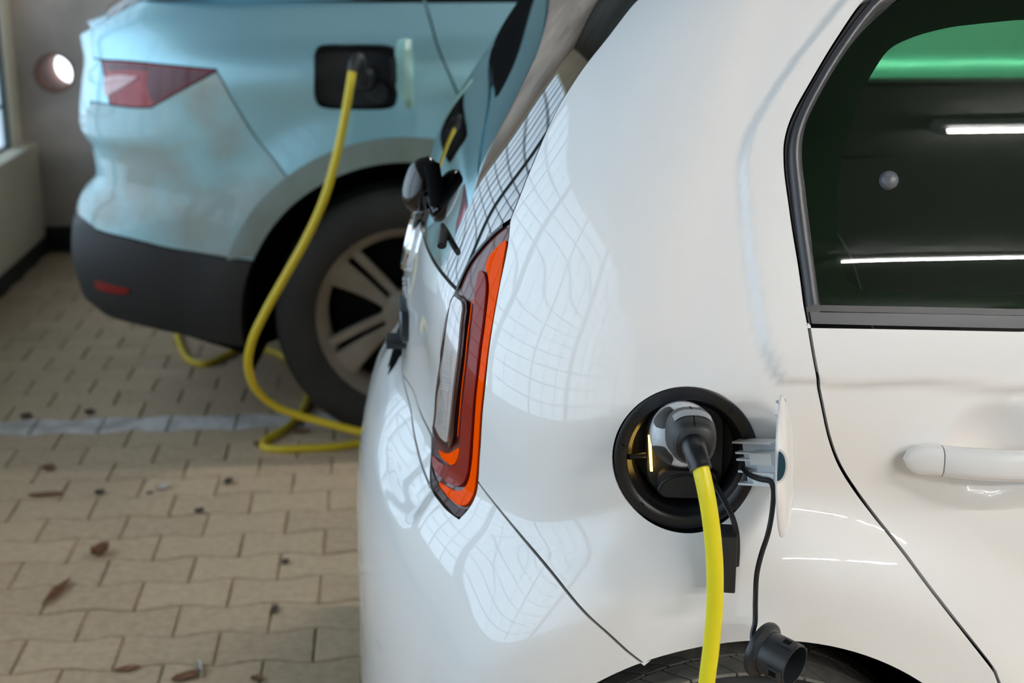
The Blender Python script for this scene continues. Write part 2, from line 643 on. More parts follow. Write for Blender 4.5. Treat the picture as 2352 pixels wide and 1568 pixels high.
        if flange:
            bed = []
            ed = {}
            for t in tri:
                for a, b in ((t[0], t[1]), (t[1], t[2]), (t[2], t[0])):
                    k = (min(a, b), max(a, b))
                    ed[k] = None if k in ed else (a, b)
            bed = [e for e in ed.values() if e]
            V = V.tolist()
            NN = nb.tolist()
            for a, b in bed:
                pa, pb = np.array(V[a]), np.array(V[b])
                side = np.cross(pb - pa, nb[a])
                side = side / max(np.linalg.norm(side), 1e-12)
                i = len(V)
                V += [pa, pb, pb - nb[b] * flange, pa - nb[a] * flange]
                NN += [side] * 4
                faces.append([i, i + 3, i + 2, i + 1])
            Nn = NN if Nn is not None else None
        o = mesh(name, (V, faces), m, parent, label, None, None if Nn is not None else 50, Nn)
        return o


def seq(*parts):
    out = []
    for p in parts:
        out += [np.asarray(q, float) for q in (p if hasattr(p[0], '__len__') else [p])]
    return out


# ================================================================== THE GARAGE
def structure(name, vf, m, parent=None, angle=40):
    o = mesh(name, vf, m, parent, None, 'structure' if parent is None else None, angle)
    return o


XW, YB, ZC = -1.65, 6.90, 2.85       # parapet face, back wall face, ceiling
XE, YF = 8.0, -8.0

floor = structure('floor', box(-2.2, XE, YF, YB + 0.2, -0.20, -0.006), M['sand'])
structure('ceiling', box(-2.2, XE, YF, YB + 0.2, ZC, ZC + 0.15), M['ceiling'])
structure('wall_right', box(XE, XE + 0.2, YF, YB, -0.1, ZC), M['darkwall'])
structure('wall_front', box(-2.2, XE, YF - 0.2, YF, -0.1, ZC), M['darkwall'])

# back wall with the drain-pipe hole right through it
HX, HZ, HR = -1.545, 0.842, 0.088
n = 40
circ = [(HX + HR * math.cos(2 * PI * i / n), HZ + HR * math.sin(2 * PI * i / n)) for i in range(n)]
out = [(-2.2, -0.1), (XE, -0.1), (XE, ZC), (-2.2, ZC)]
r = delaunay_2d_cdt([Vector(p) for p in out + circ], [(i, (i + 1) % 4) for i in range(4)] + [(4 + i, 4 + (i + 1) % n) for i in range(n)], [], 0, 1e-7)
rv = np.array([tuple(v) for v in r[0]])
tri = [list(t) for t in r[2] if math.hypot(rv[list(t)].mean(0)[0] - HX, rv[list(t)].mean(0)[1] - HZ) > HR * 0.98]
WT = 0.40
Vw = [(x, YB, z) for x, z in rv] + [(x, YB + WT, z) for x, z in rv]
Fw = tri + [[i + len(rv) for i in t[::-1]] for t in tri]
bw = structure('wall_back', (Vw, Fw), M['concrete'], angle=10)
mesh('pipe_sleeve', lathe([(HR - 0.006, -0.004), (HR, -0.006), (HR + 0.004, 0.0), (HR, WT), (HR - 0.006, WT), (HR - 0.006, -0.004)], (HX, YB, HZ), (0, 1, 0), 40), M['rust'], bw, 'rust brown pipe sleeve')

# parapet, skirting and the daylit glass-block windows on the left
ZP = 0.52
YW_END = 6.76 - 6 * (6 * 0.358 + 0.07) + 0.03
structure('wall_left', merge(box(-1.95, XW, YF, YB, -0.1, ZP, 0.004), box(-1.95, -1.72, YF, YB, 2.56, ZC), box(-1.95, -1.72, YF, YW_END, ZP, 2.56), box(-1.95, -1.72, 6.78, YB, ZP, 2.56)), M['parapet'])
structure('baseboard_left', box(XW, XW + 0.012, YF, YB, -0.01, 0.075, 0.003), M['skirt'])
structure('baseboard_back', box(XW, XE, YB - 0.012, YB, -0.01, 0.115, 0.003), M['skirt'])
BW, BH, MORT = 0.345, 0.174, 0.013
pane_vf = box(-0.03, 0.03, -BW / 2, BW / 2, -BH / 2, BH / 2, 0.006)
pane_me = None
NB, NZ, YW = 6, 11, 6.76
bay = NB * (BW + MORT) + 0.07
wi = 0
ytop = YW
while ytop - bay > YF and wi < 6:
    wi += 1
    wroot = bpy.data.objects.new('window_%d' % wi, None)
    COL.objects.link(wroot)
    wroot.location = (-1.78, ytop, ZP)
    wroot['kind'] = 'structure'
    y0 = ytop - 0.07
    mesh('window_post', box(-1.86, -1.70, ytop - bay - 0.03, ytop - bay + 0.045, ZP, 2.58, 0.004), M['mullion'], wroot, angle=30)
    for j in range(NZ + 1):
        zz = ZP + 0.008 + j * (BH + MORT)
        mesh('muntin', box(-1.80, -1.742, ytop - bay + 0.035, ytop - 0.035, zz - MORT / 2, zz + MORT / 2), M['mullion'], wroot, angle=30)
    for i in range(NB + 1):
        yy = y0 + 0.03 - i * (BW + MORT)
        w = 0.035 if i in (0, NB) else MORT / 2
        if i == 3:
            w = 0.022
        mesh('mullion', box(-1.81, -1.735, yy - w, yy + w, ZP, ZP + NZ * (BH + MORT) + 0.02), M['mullion'], wroot, angle=30)
    for i in range(NB):
        for j in range(NZ):
            if pane_me is None:
                po = mesh('pane', pane_vf, M['pane'])
                pane_me = po.data
            else:
                po = link('pane', pane_me)
            po.parent = wroot
            po.location = (0, y0 + 0.03 - (i + 0.5) * (BW + MORT) - ytop, 0.008 + (j + 0.5) * (BH + MORT))
    ytop -= bay

# ------------------------------------------------------------------ interlocking pavers
PL, PP = 0.2075, 0.1355
PX0, PY0 = -0.389, 3.062            # a joint in the row whose centre is PY0


def wave(x):
    return 0.0085 * math.tanh(2.2 * math.cos(2 * PI * x / PL)) / math.tanh(2.2)


def paver_vf():
    """a dog-bone paver centred on the origin, top at z=0"""
    g, h, b = 0.0024, 0.05, 0.003
    xs = np.linspace(-PL / 2 + g, PL / 2 - g, 9)
    # x is measured from the paver's centre; its joints are where the rows' waves bulge out
    top = [(x, PP / 2 - g - wave(x)) for x in xs]
    bot = [(x, -PP / 2 + g + wave(x)) for x in xs[::-1]]
    ring = top + bot
    inn = [(x * (1 - 2 * b / PL), y * (1 - 2 * b / PP)) for x, y in ring]
    n = len(ring)
    V = [(x, y, 0.0) for x, y in inn] + [(x, y, -b) for x, y in ring] + [(x, y, -h) for x, y in ring]
    Fc = [list(range(n))[::-1]]
    for k in range(2):
        for i in range(n):
            j = (i + 1) % n
            Fc.append([k * n + i, k * n + j, (k + 1) * n + j, (k + 1) * n + i])
    return V, Fc


pv, pf = paver_vf()
single, rest = [], []
for rr in range(-24, 29):
    yc = PY0 + rr * PP
    for c in range(-9, 26):
        xc = PX0 + (c + 0.5) * PL + (PL / 2 if rr % 2 else 0)
        if xc < XW + 0.0 or yc > YB - 0.05 or xc > 4.2:
            continue
        d = np.array([xc, yc, 0]) - _C
        zc = d @ _D
        sx, sy = 1176 + _F * (d @ _R) / zc, 784 - _F * (d @ _U) / zc
        seen = zc > 0 and -120 < sx < 900 and 540 < sy < 1640 and not (sx > 300 and sy < 720) and not (sx > 860 and sy < 1000)
        (single if seen else rest).append((sy, xc, yc, rr))
single.sort(reverse=True)
rest += single[300:]
single = single[:300]
pm = {}
for _, xc, yc, rr in single:
    key = 'paver_white' if rr == 9 else 'paver'
    if key not in pm:
        o = mesh('paver', (pv, pf), M[key], angle=30)
        pm[key] = o.data
    else:
        o = link('paver', pm[key])
    o.parent = floor
    o.location = (xc, yc, random.uniform(-0.0016, 0.0004))
    o.rotation_euler = (random.uniform(-0.006, 0.006), random.uniform(-0.006, 0.006), random.uniform(-0.008, 0.008))
V, Fc = [], []
for _, xc, yc, rr in rest:
    b = len(V)
    V += [(x + xc, y + yc, z) for x, y, z in pv]
    Fc += [[i + b for i in f] for f in pf]
mesh('paving', (V, Fc), M['paver'], floor, None, 'stuff', 30)

# ------------------------------------------------------------------ ceiling lights (out of the frame; they light the room and show in the paint)
TUBES = [(2.36, -0.35), (4.2, -0.35), (2.52, -2.6), (4.2, -2.6), (2.85, -5.0), (4.6, -5.0), (6.4, -1.4), (5.9, 1.8), (1.85, 4.12)]
lm = {}
for x, y in TUBES:
    t = thing('ceiling_light', 'white batten light with one bright tube under the concrete ceiling', 'ceiling light', (x, y, ZC), 'ceiling lights out of view')
    for nm, vf, m in (('light_fitting', box(-0.76, 0.76, -0.035, 0.035, -0.05, 0.0, 0.006), M['fixture']),
                      ('light_tube', tube([(-0.74, 0, -0.075), (0.74, 0, -0.075)], 0.013, 12), M['tube']),
                      ('tube_holder', merge(box(-0.76, -0.73, -0.015, 0.015, -0.095, -0.045)), M['fixture']),
                      ('tube_holder', merge(box(0.73, 0.76, -0.015, 0.015, -0.095, -0.045)), M['fixture'])):
        key = nm + str(vf[0][0][0] > 0)
        if key not in lm:
            o = mesh(nm, vf, m)
            lm[key] = o.data
        else:
            o = link(nm, lm[key])
        o.parent = t

# ================================================================== THE WHITE HATCHBACK
UP = Skin(Xf=0.70, Yc=2.32,
          ys=[(0.15, 1.535), (0.30, 1.505), (0.50, 1.497), (0.75, 1.495), (0.90, 1.500), (1.0, 1.510), (1.1, 1.535), (1.2, 1.570), (1.3, 1.612), (1.4, 1.662), (1.5, 1.73)],
          xr=[(0.166, -0.069), (0.226, -0.070), (0.396, -0.069), (0.479, -0.069), (0.561, -0.067), (0.601, -0.063), (0.660, -0.052), (0.703, -0.037), (0.741, -0.017), (0.764, 0.001), (0.783, 0.013), (0.825, 0.018), (0.871, 0.020), (0.908, 0.023), (0.960, 0.033), (1.019, 0.049), (1.069, 0.070), (1.14, 0.100), (1.231, 0.156), (1.368, 0.248), (1.5, 0.37)],
          n=4.6, A0=0.68, B0=0.82)
UP.bow = lambda z: 0.020 + 0.065 * sstep(1.0, 0.78, z)                      # the tail is bowed in plan
UP.prepare(-0.9, 0.16, 1.50, 0.007, 0.007)
um = UP.um

# style lines read off the body side
L_shoulder = UP.line([(1935, 12), (1900, 55), (1830, 145), (1768, 238), (1730, 310), (1717, 370), (1722, 460), (1735, 600), (1752, 715), (1770, 800), (1800, 862)])
L_crease = [UP.px(1810, 866), UP.px(2000, 872), UP.px(2340, 883)]
L_crease.append(L_crease[-1] + (L_crease[-1] - L_crease[-2]) * 2.5)
_t = L_shoulder[0] - L_shoulder[6]
L_upper = np.array([L_shoulder[0] + _t * 3] + list(L_shoulder) + L_crease)
L_ledge = np.array([(um + 0.3, 0.665), (um, 0.665)] + list(UP.line([(852, 1030), (868, 1110), (895, 1182), (935, 1226), (985, 1232), (1030, 1212), (1075, 1175)])))
u_ll = UP.px(1000, 1130)[0]
AX, AZ, AR = 0.424, 0.272, 0.3866
bowl_c = UP.px(2288, 1036)


def up_disp(u, z):
    sh = np.shape(u)
    q = np.stack([np.ravel(u), np.ravel(z + 0 * u)], 1)
    d = np.zeros(len(q))
    side = q[:, 0] < 0.72
    if side.any():
        qq = q[side]
        dist, sg = poly_dist(L_upper, qq)
        inside = np.where(sg > 0, -dist, dist)
        # inside (towards the window) the surface is set back, with a soft rolled edge
        d[side] += -0.0075 * sstep(-0.003, 0.013, inside) * sstep(0.46, 0.37, qq[:, 0])
        x = UP.Xf - qq[:, 0]
        x = UP.base(qq[:, 0], qq[:, 1])[:, 0]
        rho = np.hypot(x - AX, qq[:, 1] - AZ)
        d[side] += 0.035 * sstep(AR + 0.185, AR + 0.062, rho) * sstep(0.70, 0.50, qq[:, 0])
        rb = np.hypot((qq[:, 0] - bowl_c[0]) / 1.05, qq[:, 1] - bowl_c[1]) / 0.062
        d[side] += -0.021 * np.clip(1 - rb**2, 0, 1) ** 1.4
    tail = (q[:, 0] > 0.5) & (q[:, 1] > 0.50) & (q[:, 1] < 1.05)
    if tail.any():
        dist, sg = poly_dist(L_ledge, q[tail])
        ins = np.where(sg > 0, dist, -dist)
        d[tail] += -0.014 * sstep(0, 0.045, ins) * sstep(1.02, 0.86, q[tail][:, 1]) * sstep(um - 0.12, um - 0.40, q[tail][:, 0]) * sstep(u_ll - 0.015, u_ll + 0.05, q[tail][:, 0])
    return d.reshape(sh)


UP.disp = up_disp
UP.prepare(-0.9, 0.16, 1.50, 0.007, 0.007)

car = thing('white_car', 'glossy white small hatchback in front, charging from a yellow cable', 'car', (0.6, 2.32, 0))

S_pillar = UP.line([(1475, -8), (1460, 4), (1400, 80), (1330, 170), (1270, 270), (1222, 380), (1192, 455), (1172, 505)])
_d = S_pillar[0] - S_pillar[8]
_d /= np.linalg.norm(_d)
S_pillar = [S_pillar[0] + _d * ((1.47 - S_pillar[0][1]) / _d[1])] + S_pillar
S_lamp_r = UP.line([(1172, 505), (1166, 560), (1150, 640), (1135, 720), (1122, 805), (1112, 900), (1104, 1000), (1100, 1060), (1097, 1105)])
S_lamp_b1 = UP.line([(1097, 1105), (1087, 1148), (1072, 1172), (1055, 1190)])
S_lamp_b2 = UP.line([(1055, 1190), (1025, 1167), (1003, 1140), (989, 1118)])
S_lamp_l1 = UP.line([(989, 1118), (990, 1060), (991, 1000)])
S_lamp_l2 = UP.line([(991, 1000), (1000, 910), (1014, 800), (1030, 710), (1048, 665)])
S_lamp_t = UP.line([(1048, 665), (1072, 610), (1102, 568), (1138, 530), (1172, 505)])
S_bump = UP.line([(1097, 1105), (1180, 1210), (1280, 1325), (1380, 1440), (1450, 1503), (1480, 1525)])
S_hatch_in = catmull([UP.px(*p) for p in ((991, 1000), (965, 945), (948, 895))] + [np.array([um - 0.13, 0.790])], 8)      # tailgate lower edge
S_bump_top = catmull([UP.px(*p) for p in ((989, 1118), (965, 1055), (950, 990), (941, 930))] + [np.array([um - 0.13, 0.7885])], 8)
print('hatch line', np.round(S_hatch_in[::8], 3).tolist(), np.round(S_bump_top[::8], 3).tolist(), um)
S_glass_low = UP.line([(1048, 665), (1020, 635), (995, 600), (975, 555), (966, 520)])
S_door = UP.line([(1848, 700), (1857, 748), (1872, 835), (1887, 925), (1906, 1010), (1927, 1066), (1957, 1116), (2012, 1190), (2100, 1303), (2200, 1433), (2285, 1543)])
S_frame = UP.line([(2010, -6), (1985, 2), (1922, 90), (1862, 190), (1820, 268), (1804, 320), (1802, 372), (1815, 480), (1834, 600), (1848, 700)])
_A = np.array([UP.pos(*UP.px(*p))[[0, 2]] for p in ((1440, 1545), (1480, 1525), (1560, 1497), (1640, 1480), (1720, 1471), (1800, 1473), (1880, 1484), (1960, 1503), (2040, 1530), (2100, 1552))])
_s = np.linalg.lstsq(np.c_[2 * _A, np.ones(len(_A))], (_A**2).sum(1), rcond=None)[0]
AX, AZ, AR = _s[0], _s[1], math.sqrt(_s[2] + _s[0]**2 + _s[1]**2)
print('arch', AX, AZ, AR)
arch = [(x, z) for x, z in ((AX + AR * math.cos(a), AZ + AR * math.sin(a)) for a in np.linspace(math.radians(180), math.radians(0), 70))]


def xz(x, z):
    """(u,z) of a body-side point by its X and Z"""
    us = np.linspace(-1.0, um * 0.75, 1500)
    X = UP.base(us, np.full_like(us, z))[:, 0]
    return np.array([np.interp(-x, -X, us), z])


ZS = 0.24
arch_uz = [xz(x, z) for x, z in arch if z >= ZS]
# bumper seam ends on the arch
ks = int(np.argmin([np.hypot(*(a - S_bump[-1])) for a in arch_uz]))
kd = int(np.argmin([abs(a[1] - 0.40) + (0 if a[0] < S_bump[-1][0] - 0.3 else 9) for a in arch_uz]))
# lower run of the door seam follows the arch at a distance
S_door_low = [S_door[-1]] + [a + np.array([-0.055, 0]) for a in arch_uz[kd:] if a[1] < S_door[-1][1] - 0.06]
S_door_all = catmull(S_door[:-1] + S_door_low[:1] + S_door_low[1::5], 4)
ZR = 1.455                      # where the roof panel takes over
UF = -0.85                      # cut ahead of the front edge of the rear door
fr_top = S_frame[0]

# port opening
_p = UP.pos(*UP.px(1574, 1053))
port_c = np.array([_p[0], _p[2]])
PR = 0.0825 * _p[1] / 1.5
port_uz = [xz(port_c[0] + PR * math.cos(a), port_c[1] + PR * 1.03 * math.sin(a)) for a in np.linspace(0, 2 * PI, 72, endpoint=False)]

frame_top_line = [fr_top, fr_top + np.array([-0.05, 0.012]), fr_top + np.array([-0.15, 0.026]), fr_top + np.array([-0.35, 0.038]), np.array([UF, fr_top[1] + 0.045])]
frame_top_line = catmull(frame_top_line, 8)
quarter = seq(S_lamp_r[::-1], S_pillar[::-1], [(UF, ZR + 0.015)], frame_top_line[::-1], S_frame, S_door, S_door_low[1::4][:3], [a for a in arch_uz[ks:kd + 1]][::-1], S_bump[::-1])
UP.panel('quarter_panel', quarter, M['white'], car, [port_uz], grid=0.008)
plain_q = seq(S_lamp_r[::-1], S_pillar[::-1], [(UF, ZR + 0.015)], frame_top_line[::-1], S_frame, S_door, S_door_low[1::4][:3], [a for a in arch_uz[ks:kd + 1]][::-1], S_bump[::-1])
UP.panel('quarter_panel', plain_q, M['white'], car, [], grid=0.02, mirror=True, label='far side rear quarter panel')

# rear door
sill = [UP.px(1857, 748), UP.px(2100, 752), UP.px(2340, 757)]
sill.append(np.array([UF, sill[-1][1] + 0.003]))
door_out = seq(sill[::-1], S_door[7:], S_door_low[1:], [(arch_uz[-1][0] - 0.07, ZS), (UF, ZS)])
UP.panel('rear_door', door_out, M['white'], car, [], grid=0.011, gap=0.0024)
UP.panel('rear_door', door_out, M['white'], car, [], grid=0.03, mirror=True, label='far side rear door')

# bumper, tailgate, tail corner, both sides in one skin
mir = lambda L: [np.array([2 * um - p[0], p[1]]) for p in L]
near_b = seq(S_bump_top[::-1], S_lamp_b2[::-1], S_lamp_b1[::-1], S_bump, arch_uz[:ks + 1][::-1])
bump = seq(near_b, [(um, ZS)], mir(near_b)[::-1])
UP.panel('rear_bumper', bump, M['white'], car, [], grid=0.008)
near_h = seq(S_hatch_in[::-1], S_lamp_l2, S_glass_low)
UP.panel('tailgate', seq(near_h, [(um, S_glass_low[-1][1] + 0.006)], mir(near_h)[::-1]), M['white'], car, [], grid=0.013)
near_t = seq(S_hatch_in, S_bump_top[::-1], S_lamp_l1)
near_t = seq(S_hatch_in[::-1], S_lamp_l1[::-1], S_bump_top)
UP.panel('tail_corner_panel', near_t, M['white'], car, [], grid=0.01)
UP.panel('tail_corner_panel', near_t, M['white'], car, [], grid=0.02, mirror=True, label='far side tail corner panel')
# tailgate glass
near_g = seq(S_glass_low[::-1], S_lamp_t, S_pillar[::-1])
rg = UP.panel('rear_window', seq(near_g, mir(near_g)[::-1]), M['hatch_glass'], car, [], grid=0.008, gap=0.003, off=-0.001, flange=0.004, label='black tinted tailgate glass')
# dark edge round the glass and lining behind it
def strip(skin, line, w, h, name, m, parent, off=0.0, n=9, mirror=False, label=None):
    """a half-round strip laid along a (u,z) line"""
    L = np.array(dedupe(line, 0.002))
    t = np.gradient(L, axis=0)
    t /= np.linalg.norm(t, axis=1)[:, None]
    nn = np.stack([-t[:, 1], t[:, 0]], 1)
    loops = []
    a = np.linspace(0, PI, n)
    for i in range(len(L)):
        q = L[i] + nn[i] * (np.cos(a) * w)[:, None]
        u = 2 * skin.um - q[:, 0] if mirror else q[:, 0]
        base = skin.pos(u, q[:, 1], off)
        nr = skin.nrm(u, q[:, 1])
        loops.append(base + nr * (np.sin(a) * h)[:, None])
    v, f = loft(loops, False, False)
    if mirror:
        f = [q[::-1] for q in f]
    return mesh(name, (v, f), m, parent, label, None, 60)


strip(UP, S_lamp_t[:-4], 0.003, 0.0015, 'lamp_gasket', M['black_sat'], car, -0.001)
strip(UP, S_pillar[::-1] + S_lamp_r[1:], 0.014, 0.003, 'glass_channel', M['black_void'], car, -0.016, 7, label='black channel behind the pillar edge')
strip(UP, S_lamp_t, 0.012, 0.003, 'glass_channel', M['black_void'], car, -0.016, 7, label='black channel above the tail lamp')
# roof
us = np.linspace(UF, 2 * um - UF, 160)
edge = UP.pos(us, np.full_like(us, ZR))
cen = np.array([0.9, UP.Yc, 1.515])
loops = [UP.pos(us, np.full_like(us, ZR - 0.004), 0.002), edge]
for k in (0.94, 0.85, 0.7, 0.5, 0.25):
    q = cen + (edge - cen) * k
    q[:, 2] = ZR + 0.065 * (1 - k**2.6)
    loops.append(q)
# roof panel stops at the glass line
mesh('roof', loft(loops, False, False), M['white'], car, None, None, 60)

# dark body shell behind the gaps
shell = [(UF, ZS), (UF, 1.03), (um, 1.03), (um, ZS + 0.02)] + [a for a in arch_uz][:1]
shell = seq([(UF, 1.0), (um * 0.5, 1.0)], [(um * 0.72, 0.99), (um, 0.99), (um, ZS)], arch_uz, [(UF, ZS)])
port_hole = [xz(port_c[0] + 0.085 * math.cos(a), port_c[1] + 0.087 * math.sin(a)) for a in np.linspace(0, 2 * PI, 48, endpoint=False)]
UP.panel('inner_shell', shell, M['black_void'], car, [port_hole], off=-0.016, gap=0, flange=0, grid=0.03, label='black inner body shell')
UP.panel('inner_shell', shell, M['black_void'], car, [], off=-0.016, gap=0, flange=0, grid=0.04, mirror=True, label='black inner body shell, far side')

# ---- tail lamp, built of its visible pieces
lamp = bpy.data.objects.new('tail_lamp', None)
COL.objects.link(lamp)
lamp.parent = car
lamp_out = seq(S_lamp_t, S_lamp_r, S_lamp_b1, S_lamp_b2, S_lamp_l1, S_lamp_l2)
UP.panel('lamp_housing', lamp_out, M['lamp_dark'], lamp, [], gap=0.0025, off=-0.003, flange=0.02, grid=0.005, label='dark red lamp housing')
P_ = lambda *pts: [UP.px(*p) for p in pts]
C_ = lambda pts, n=6: UP.line(pts, n)
ring_ = lambda pts, n=6: catmull([UP.px(*p) for p in pts], n, True)
orange = ring_([(1162, 553), (1156, 600), (1144, 668), (1130, 745), (1118, 825), (1108, 910), (1101, 1000), (1097, 1060), (1093, 1105), (1085, 1140), (1073, 1157), (1056, 1160), (1032, 1143), (1016, 1124), (1009, 1108), (1024, 1115), (1047, 1127), (1062, 1125), (1074, 1110), (1083, 1075), (1088, 1020), (1093, 940), (1102, 850), (1112, 770), (1120, 705), (1124, 662), (1121, 632), (1116, 612), (1122, 592), (1136, 574), (1152, 558)])
UP.panel('indicator_strip', orange, M['lamp_orange'], lamp, [], gap=0.0, off=0.0006, flange=0.006, grid=0.004, label='bright orange outer light strip')
band = ring_([(1106, 622), (1114, 628), (1119, 646), (1118, 680), (1112, 740), (1103, 810), (1095, 880), (1088, 960), (1082, 1040), (1076, 1088), (1064, 1112), (1046, 1116), (1022, 1102), (1004, 1085), (996, 1066), (996, 1048), (1015, 1064), (1036, 1071), (1049, 1066), (1057, 1048), (1062, 980), (1070, 900), (1080, 810), (1089, 730), (1096, 665), (1101, 632)])
UP.panel('brake_light_band', band, M['lamp_red'], lamp, [], gap=0.0, off=0.0026, flange=0.007, grid=0.004, label='raised dark red light band')
inner_o = ring_([(1009, 1034), (1024, 1041), (1038, 1038), (1055, 1029), (1052, 1050), (1043, 1066), (1030, 1064), (1015, 1050)])
UP.panel('inner_light', inner_o, M['lamp_orange'], lamp, [], gap=0.0, off=0.0006, flange=0.006, grid=0.004, label='small orange inner light')
rev_rim = seq(C_([(1038, 690), (1048, 676), (1062, 684), (1074, 694), (1076, 712)]), C_([(1076, 712), (1068, 790), (1057, 880), (1047, 960), (1041, 1018), (1034, 1030)])[1:],
              C_([(1034, 1030), (1016, 1018), (1000, 998), (996, 985)])[1:], C_([(996, 985), (1003, 915), (1014, 835), (1026, 760), (1038, 690)])[1:-1])
UP.panel('reversing_lamp_rim', rev_rim, M['lamp_edge'], lamp, [], gap=0.0, off=0.0024, flange=0.008, grid=0.005, label='dark rim of the clear reversing light')
rev = seq(C_([(1043, 697), (1050, 684), (1060, 689), (1068, 697), (1069, 712)]), C_([(1069, 712), (1060, 800), (1049, 885), (1041, 960), (1035, 1008), (1031, 1015)])[1:],
          C_([(1031, 1015), (1016, 1000), (1006, 978)])[1:], C_([(1006, 978), (1013, 905), (1023, 830), (1033, 760), (1043, 697)])[1:-1])
UP.panel('reversing_lens', rev, M['lamp_clear'], lamp, [], gap=0.0, off=0.0050, flange=0.004, grid=0.004, label='clear ribbed reversing light')
ribs = []
for k in range(34):
    f = k / 33
    a = np.array([1030 - 20 * f, 800 + 185 * f])
    b = np.array([1052 - 16 * f, 800 + 185 * f])
    a3, b3 = UP.px(a[0] + 2, a[1]), UP.px(b[0] - 4, b[1] + 6)
    qq = np.array([a3 + (b3 - a3) * t for t in (0, 0.5, 1)])
    ribs.append(tube(UP.pos(qq[:, 0], qq[:, 1], 0.0052), 0.0009, 5))
mesh('lens_ribs', merge(*ribs), M['lamp_clear'], lamp, None, 'stuff')
strip(UP, C_([(1090, 690), (1084, 740), (1074, 830), (1064, 920), (1057, 1000)]), 0.0009, 0.0012, 'light_line', M['lamp_orange'], lamp, 0.0030, 5, label='thin orange light line')
strip(UP, [p + np.array([0.0005, 0]) for p in seq(S_lamp_r, S_lamp_b1[1:])], 0.003, 0.001, 'lens_edge', M['lamp_edge'], lamp, -0.002, label='black lens edge')
bot = seq(C_([(989, 1060), (1000, 1098), (1012, 1120), (1032, 1146), (1056, 1164), (1072, 1166)]), C_([(1072, 1166), (1055, 1187), (1025, 1164), (1004, 1138), (991, 1116), (989, 1060)])[1:-1])
UP.panel('lower_lens', bot, M['lamp_edge'], lamp, [], gap=0.001, off=-0.0010, flange=0.004, grid=0.005, label='brown black lower lens')

# ---- side window
glass_edge = UP.line([(2085, -22), (2052, 6), (1992, 62), (1930, 142), (1872, 240), (1852, 300), (1847, 352), (1856, 440), (1868, 540), (1880, 640), (1889, 700)], 8)
glass_bot = [UP.px(1889, 700), UP.px(2100, 705), UP.px(2340, 710)]
glass_bot.append(np.array([UF, glass_bot[-1][1] + 0.002]))
g_top = catmull([glass_edge[0], glass_edge[0] + np.array([-0.04, 0.012]), glass_edge[0] + np.array([-0.14, 0.024]), glass_edge[0] + np.array([-0.33, 0.034]), np.array([UF, glass_edge[0][1] + 0.04])], 8)
win = UP.panel('side_window', seq(glass_edge, glass_bot, g_top[::-1]), M['side_glass'], car, [], gap=-0.003, off=-0.0095, flange=0, grid=0.02, label='dark green tinted rear side window')
# frit band, set behind the glass
see = UP.line([(2260, 44), (2185, 54), (2100, 78), (2050, 105), (2020, 145), (1990, 200), (1965, 270), (1945, 340), (1930, 430), (1930, 520), (1940, 600), (1960, 650), (2000, 668)], 8)
see_bot = [UP.px(2340, 676), (UF + 0.03, UP.px(2340, 676)[1])]
see_top = [(UF + 0.03, see[0][1] + 0.02), UP.px(2340, 36)]
UP.panel('frit_border', seq(glass_edge, glass_bot, g_top[::-1]), M['frit'], win, [seq(see, see_bot, see_top)], gap=-0.002, off=-0.0125, flange=0, grid=0.02, label='black printed border of the window glass')
# rubber seal: outer black lip, raised grey moulding, inner lip
UP.panel('window_seal', seq(S_frame, [S_door[8]], [UP.px(1889, 742)], glass_bot[:1], glass_edge[::-1], g_top[1:], [(UF, frame_top_line[-1][1])], frame_top_line[::-1][1:-1]), M['seal'], car, [], gap=0.002, off=-0.004, flange=0.012, grid=0.012, label='black rubber window seal')
mid = UP.line([(2034, -6), (2012, 8), (1955, 80), (1896, 170), (1846, 265), (1829, 318), (1826, 365), (1837, 470), (1853, 590), (1868, 700)], 8)
mid = seq([mid[0] + np.array([-0.4, 0.045]), mid[0] + np.array([-0.14, 0.030]), mid[0] + np.array([-0.04, 0.012])], mid)
mid = catmull(mid[:3] + mid[3::6], 5)
strip(UP, mid, 0.0085, 0.0085, 'window_moulding', M['trim_grey'], car, -0.004, 13, label='dark grey rounded window moulding')
sillbar = seq(UP.line([(1858, 714), (2100, 718), (2340, 723)], 6), [(UF, UP.px(2340, 723)[1] + 0.002), (UF, UP.px(2340, 756)[1] + 0.002)], UP.line([(2340, 756), (2100, 751), (1864, 745)], 6))
UP.panel('window_sill_trim', sillbar, M['trim_grey'], car, [], gap=0.001, off=-0.001, flange=0.012, grid=0.01, label='dark grey bar under the side window')
lip = seq(UP.line([(1889, 700), (2100, 704), (2340, 709)], 6), [(UF, UP.px(2340, 709)[1] + 0.002), (UF, UP.px(2340, 724)[1] + 0.002)], UP.line([(2340, 724), (2100, 719), (1872, 714)], 6))
UP.panel('window_lip', lip, M['seal'], car, [], gap=0.0, off=-0.006, flange=0.012, grid=0.01, label='black lip under the window glass')
strip(UP, S_frame, 0.012, 0.004, 'window_channel', M['black_void'], car, -0.018, 7, label='black channel behind the seal')
# pop-out hinge button
hb = UP.px(2046, 411)
hp, hn = UP.pos(*hb), UP.nrm(*hb)
mesh('hinge_button', lathe([(0.0, 0.0075), (0.005, 0.007), (0.009, 0.005), (0.0108, 0.002), (0.0110, -0.006)], hp - hn * 0.006, hn, 32), mat('grey_button', (0.10, 0.105, 0.12), 0.35), win, 'round grey hinge button on the glass')
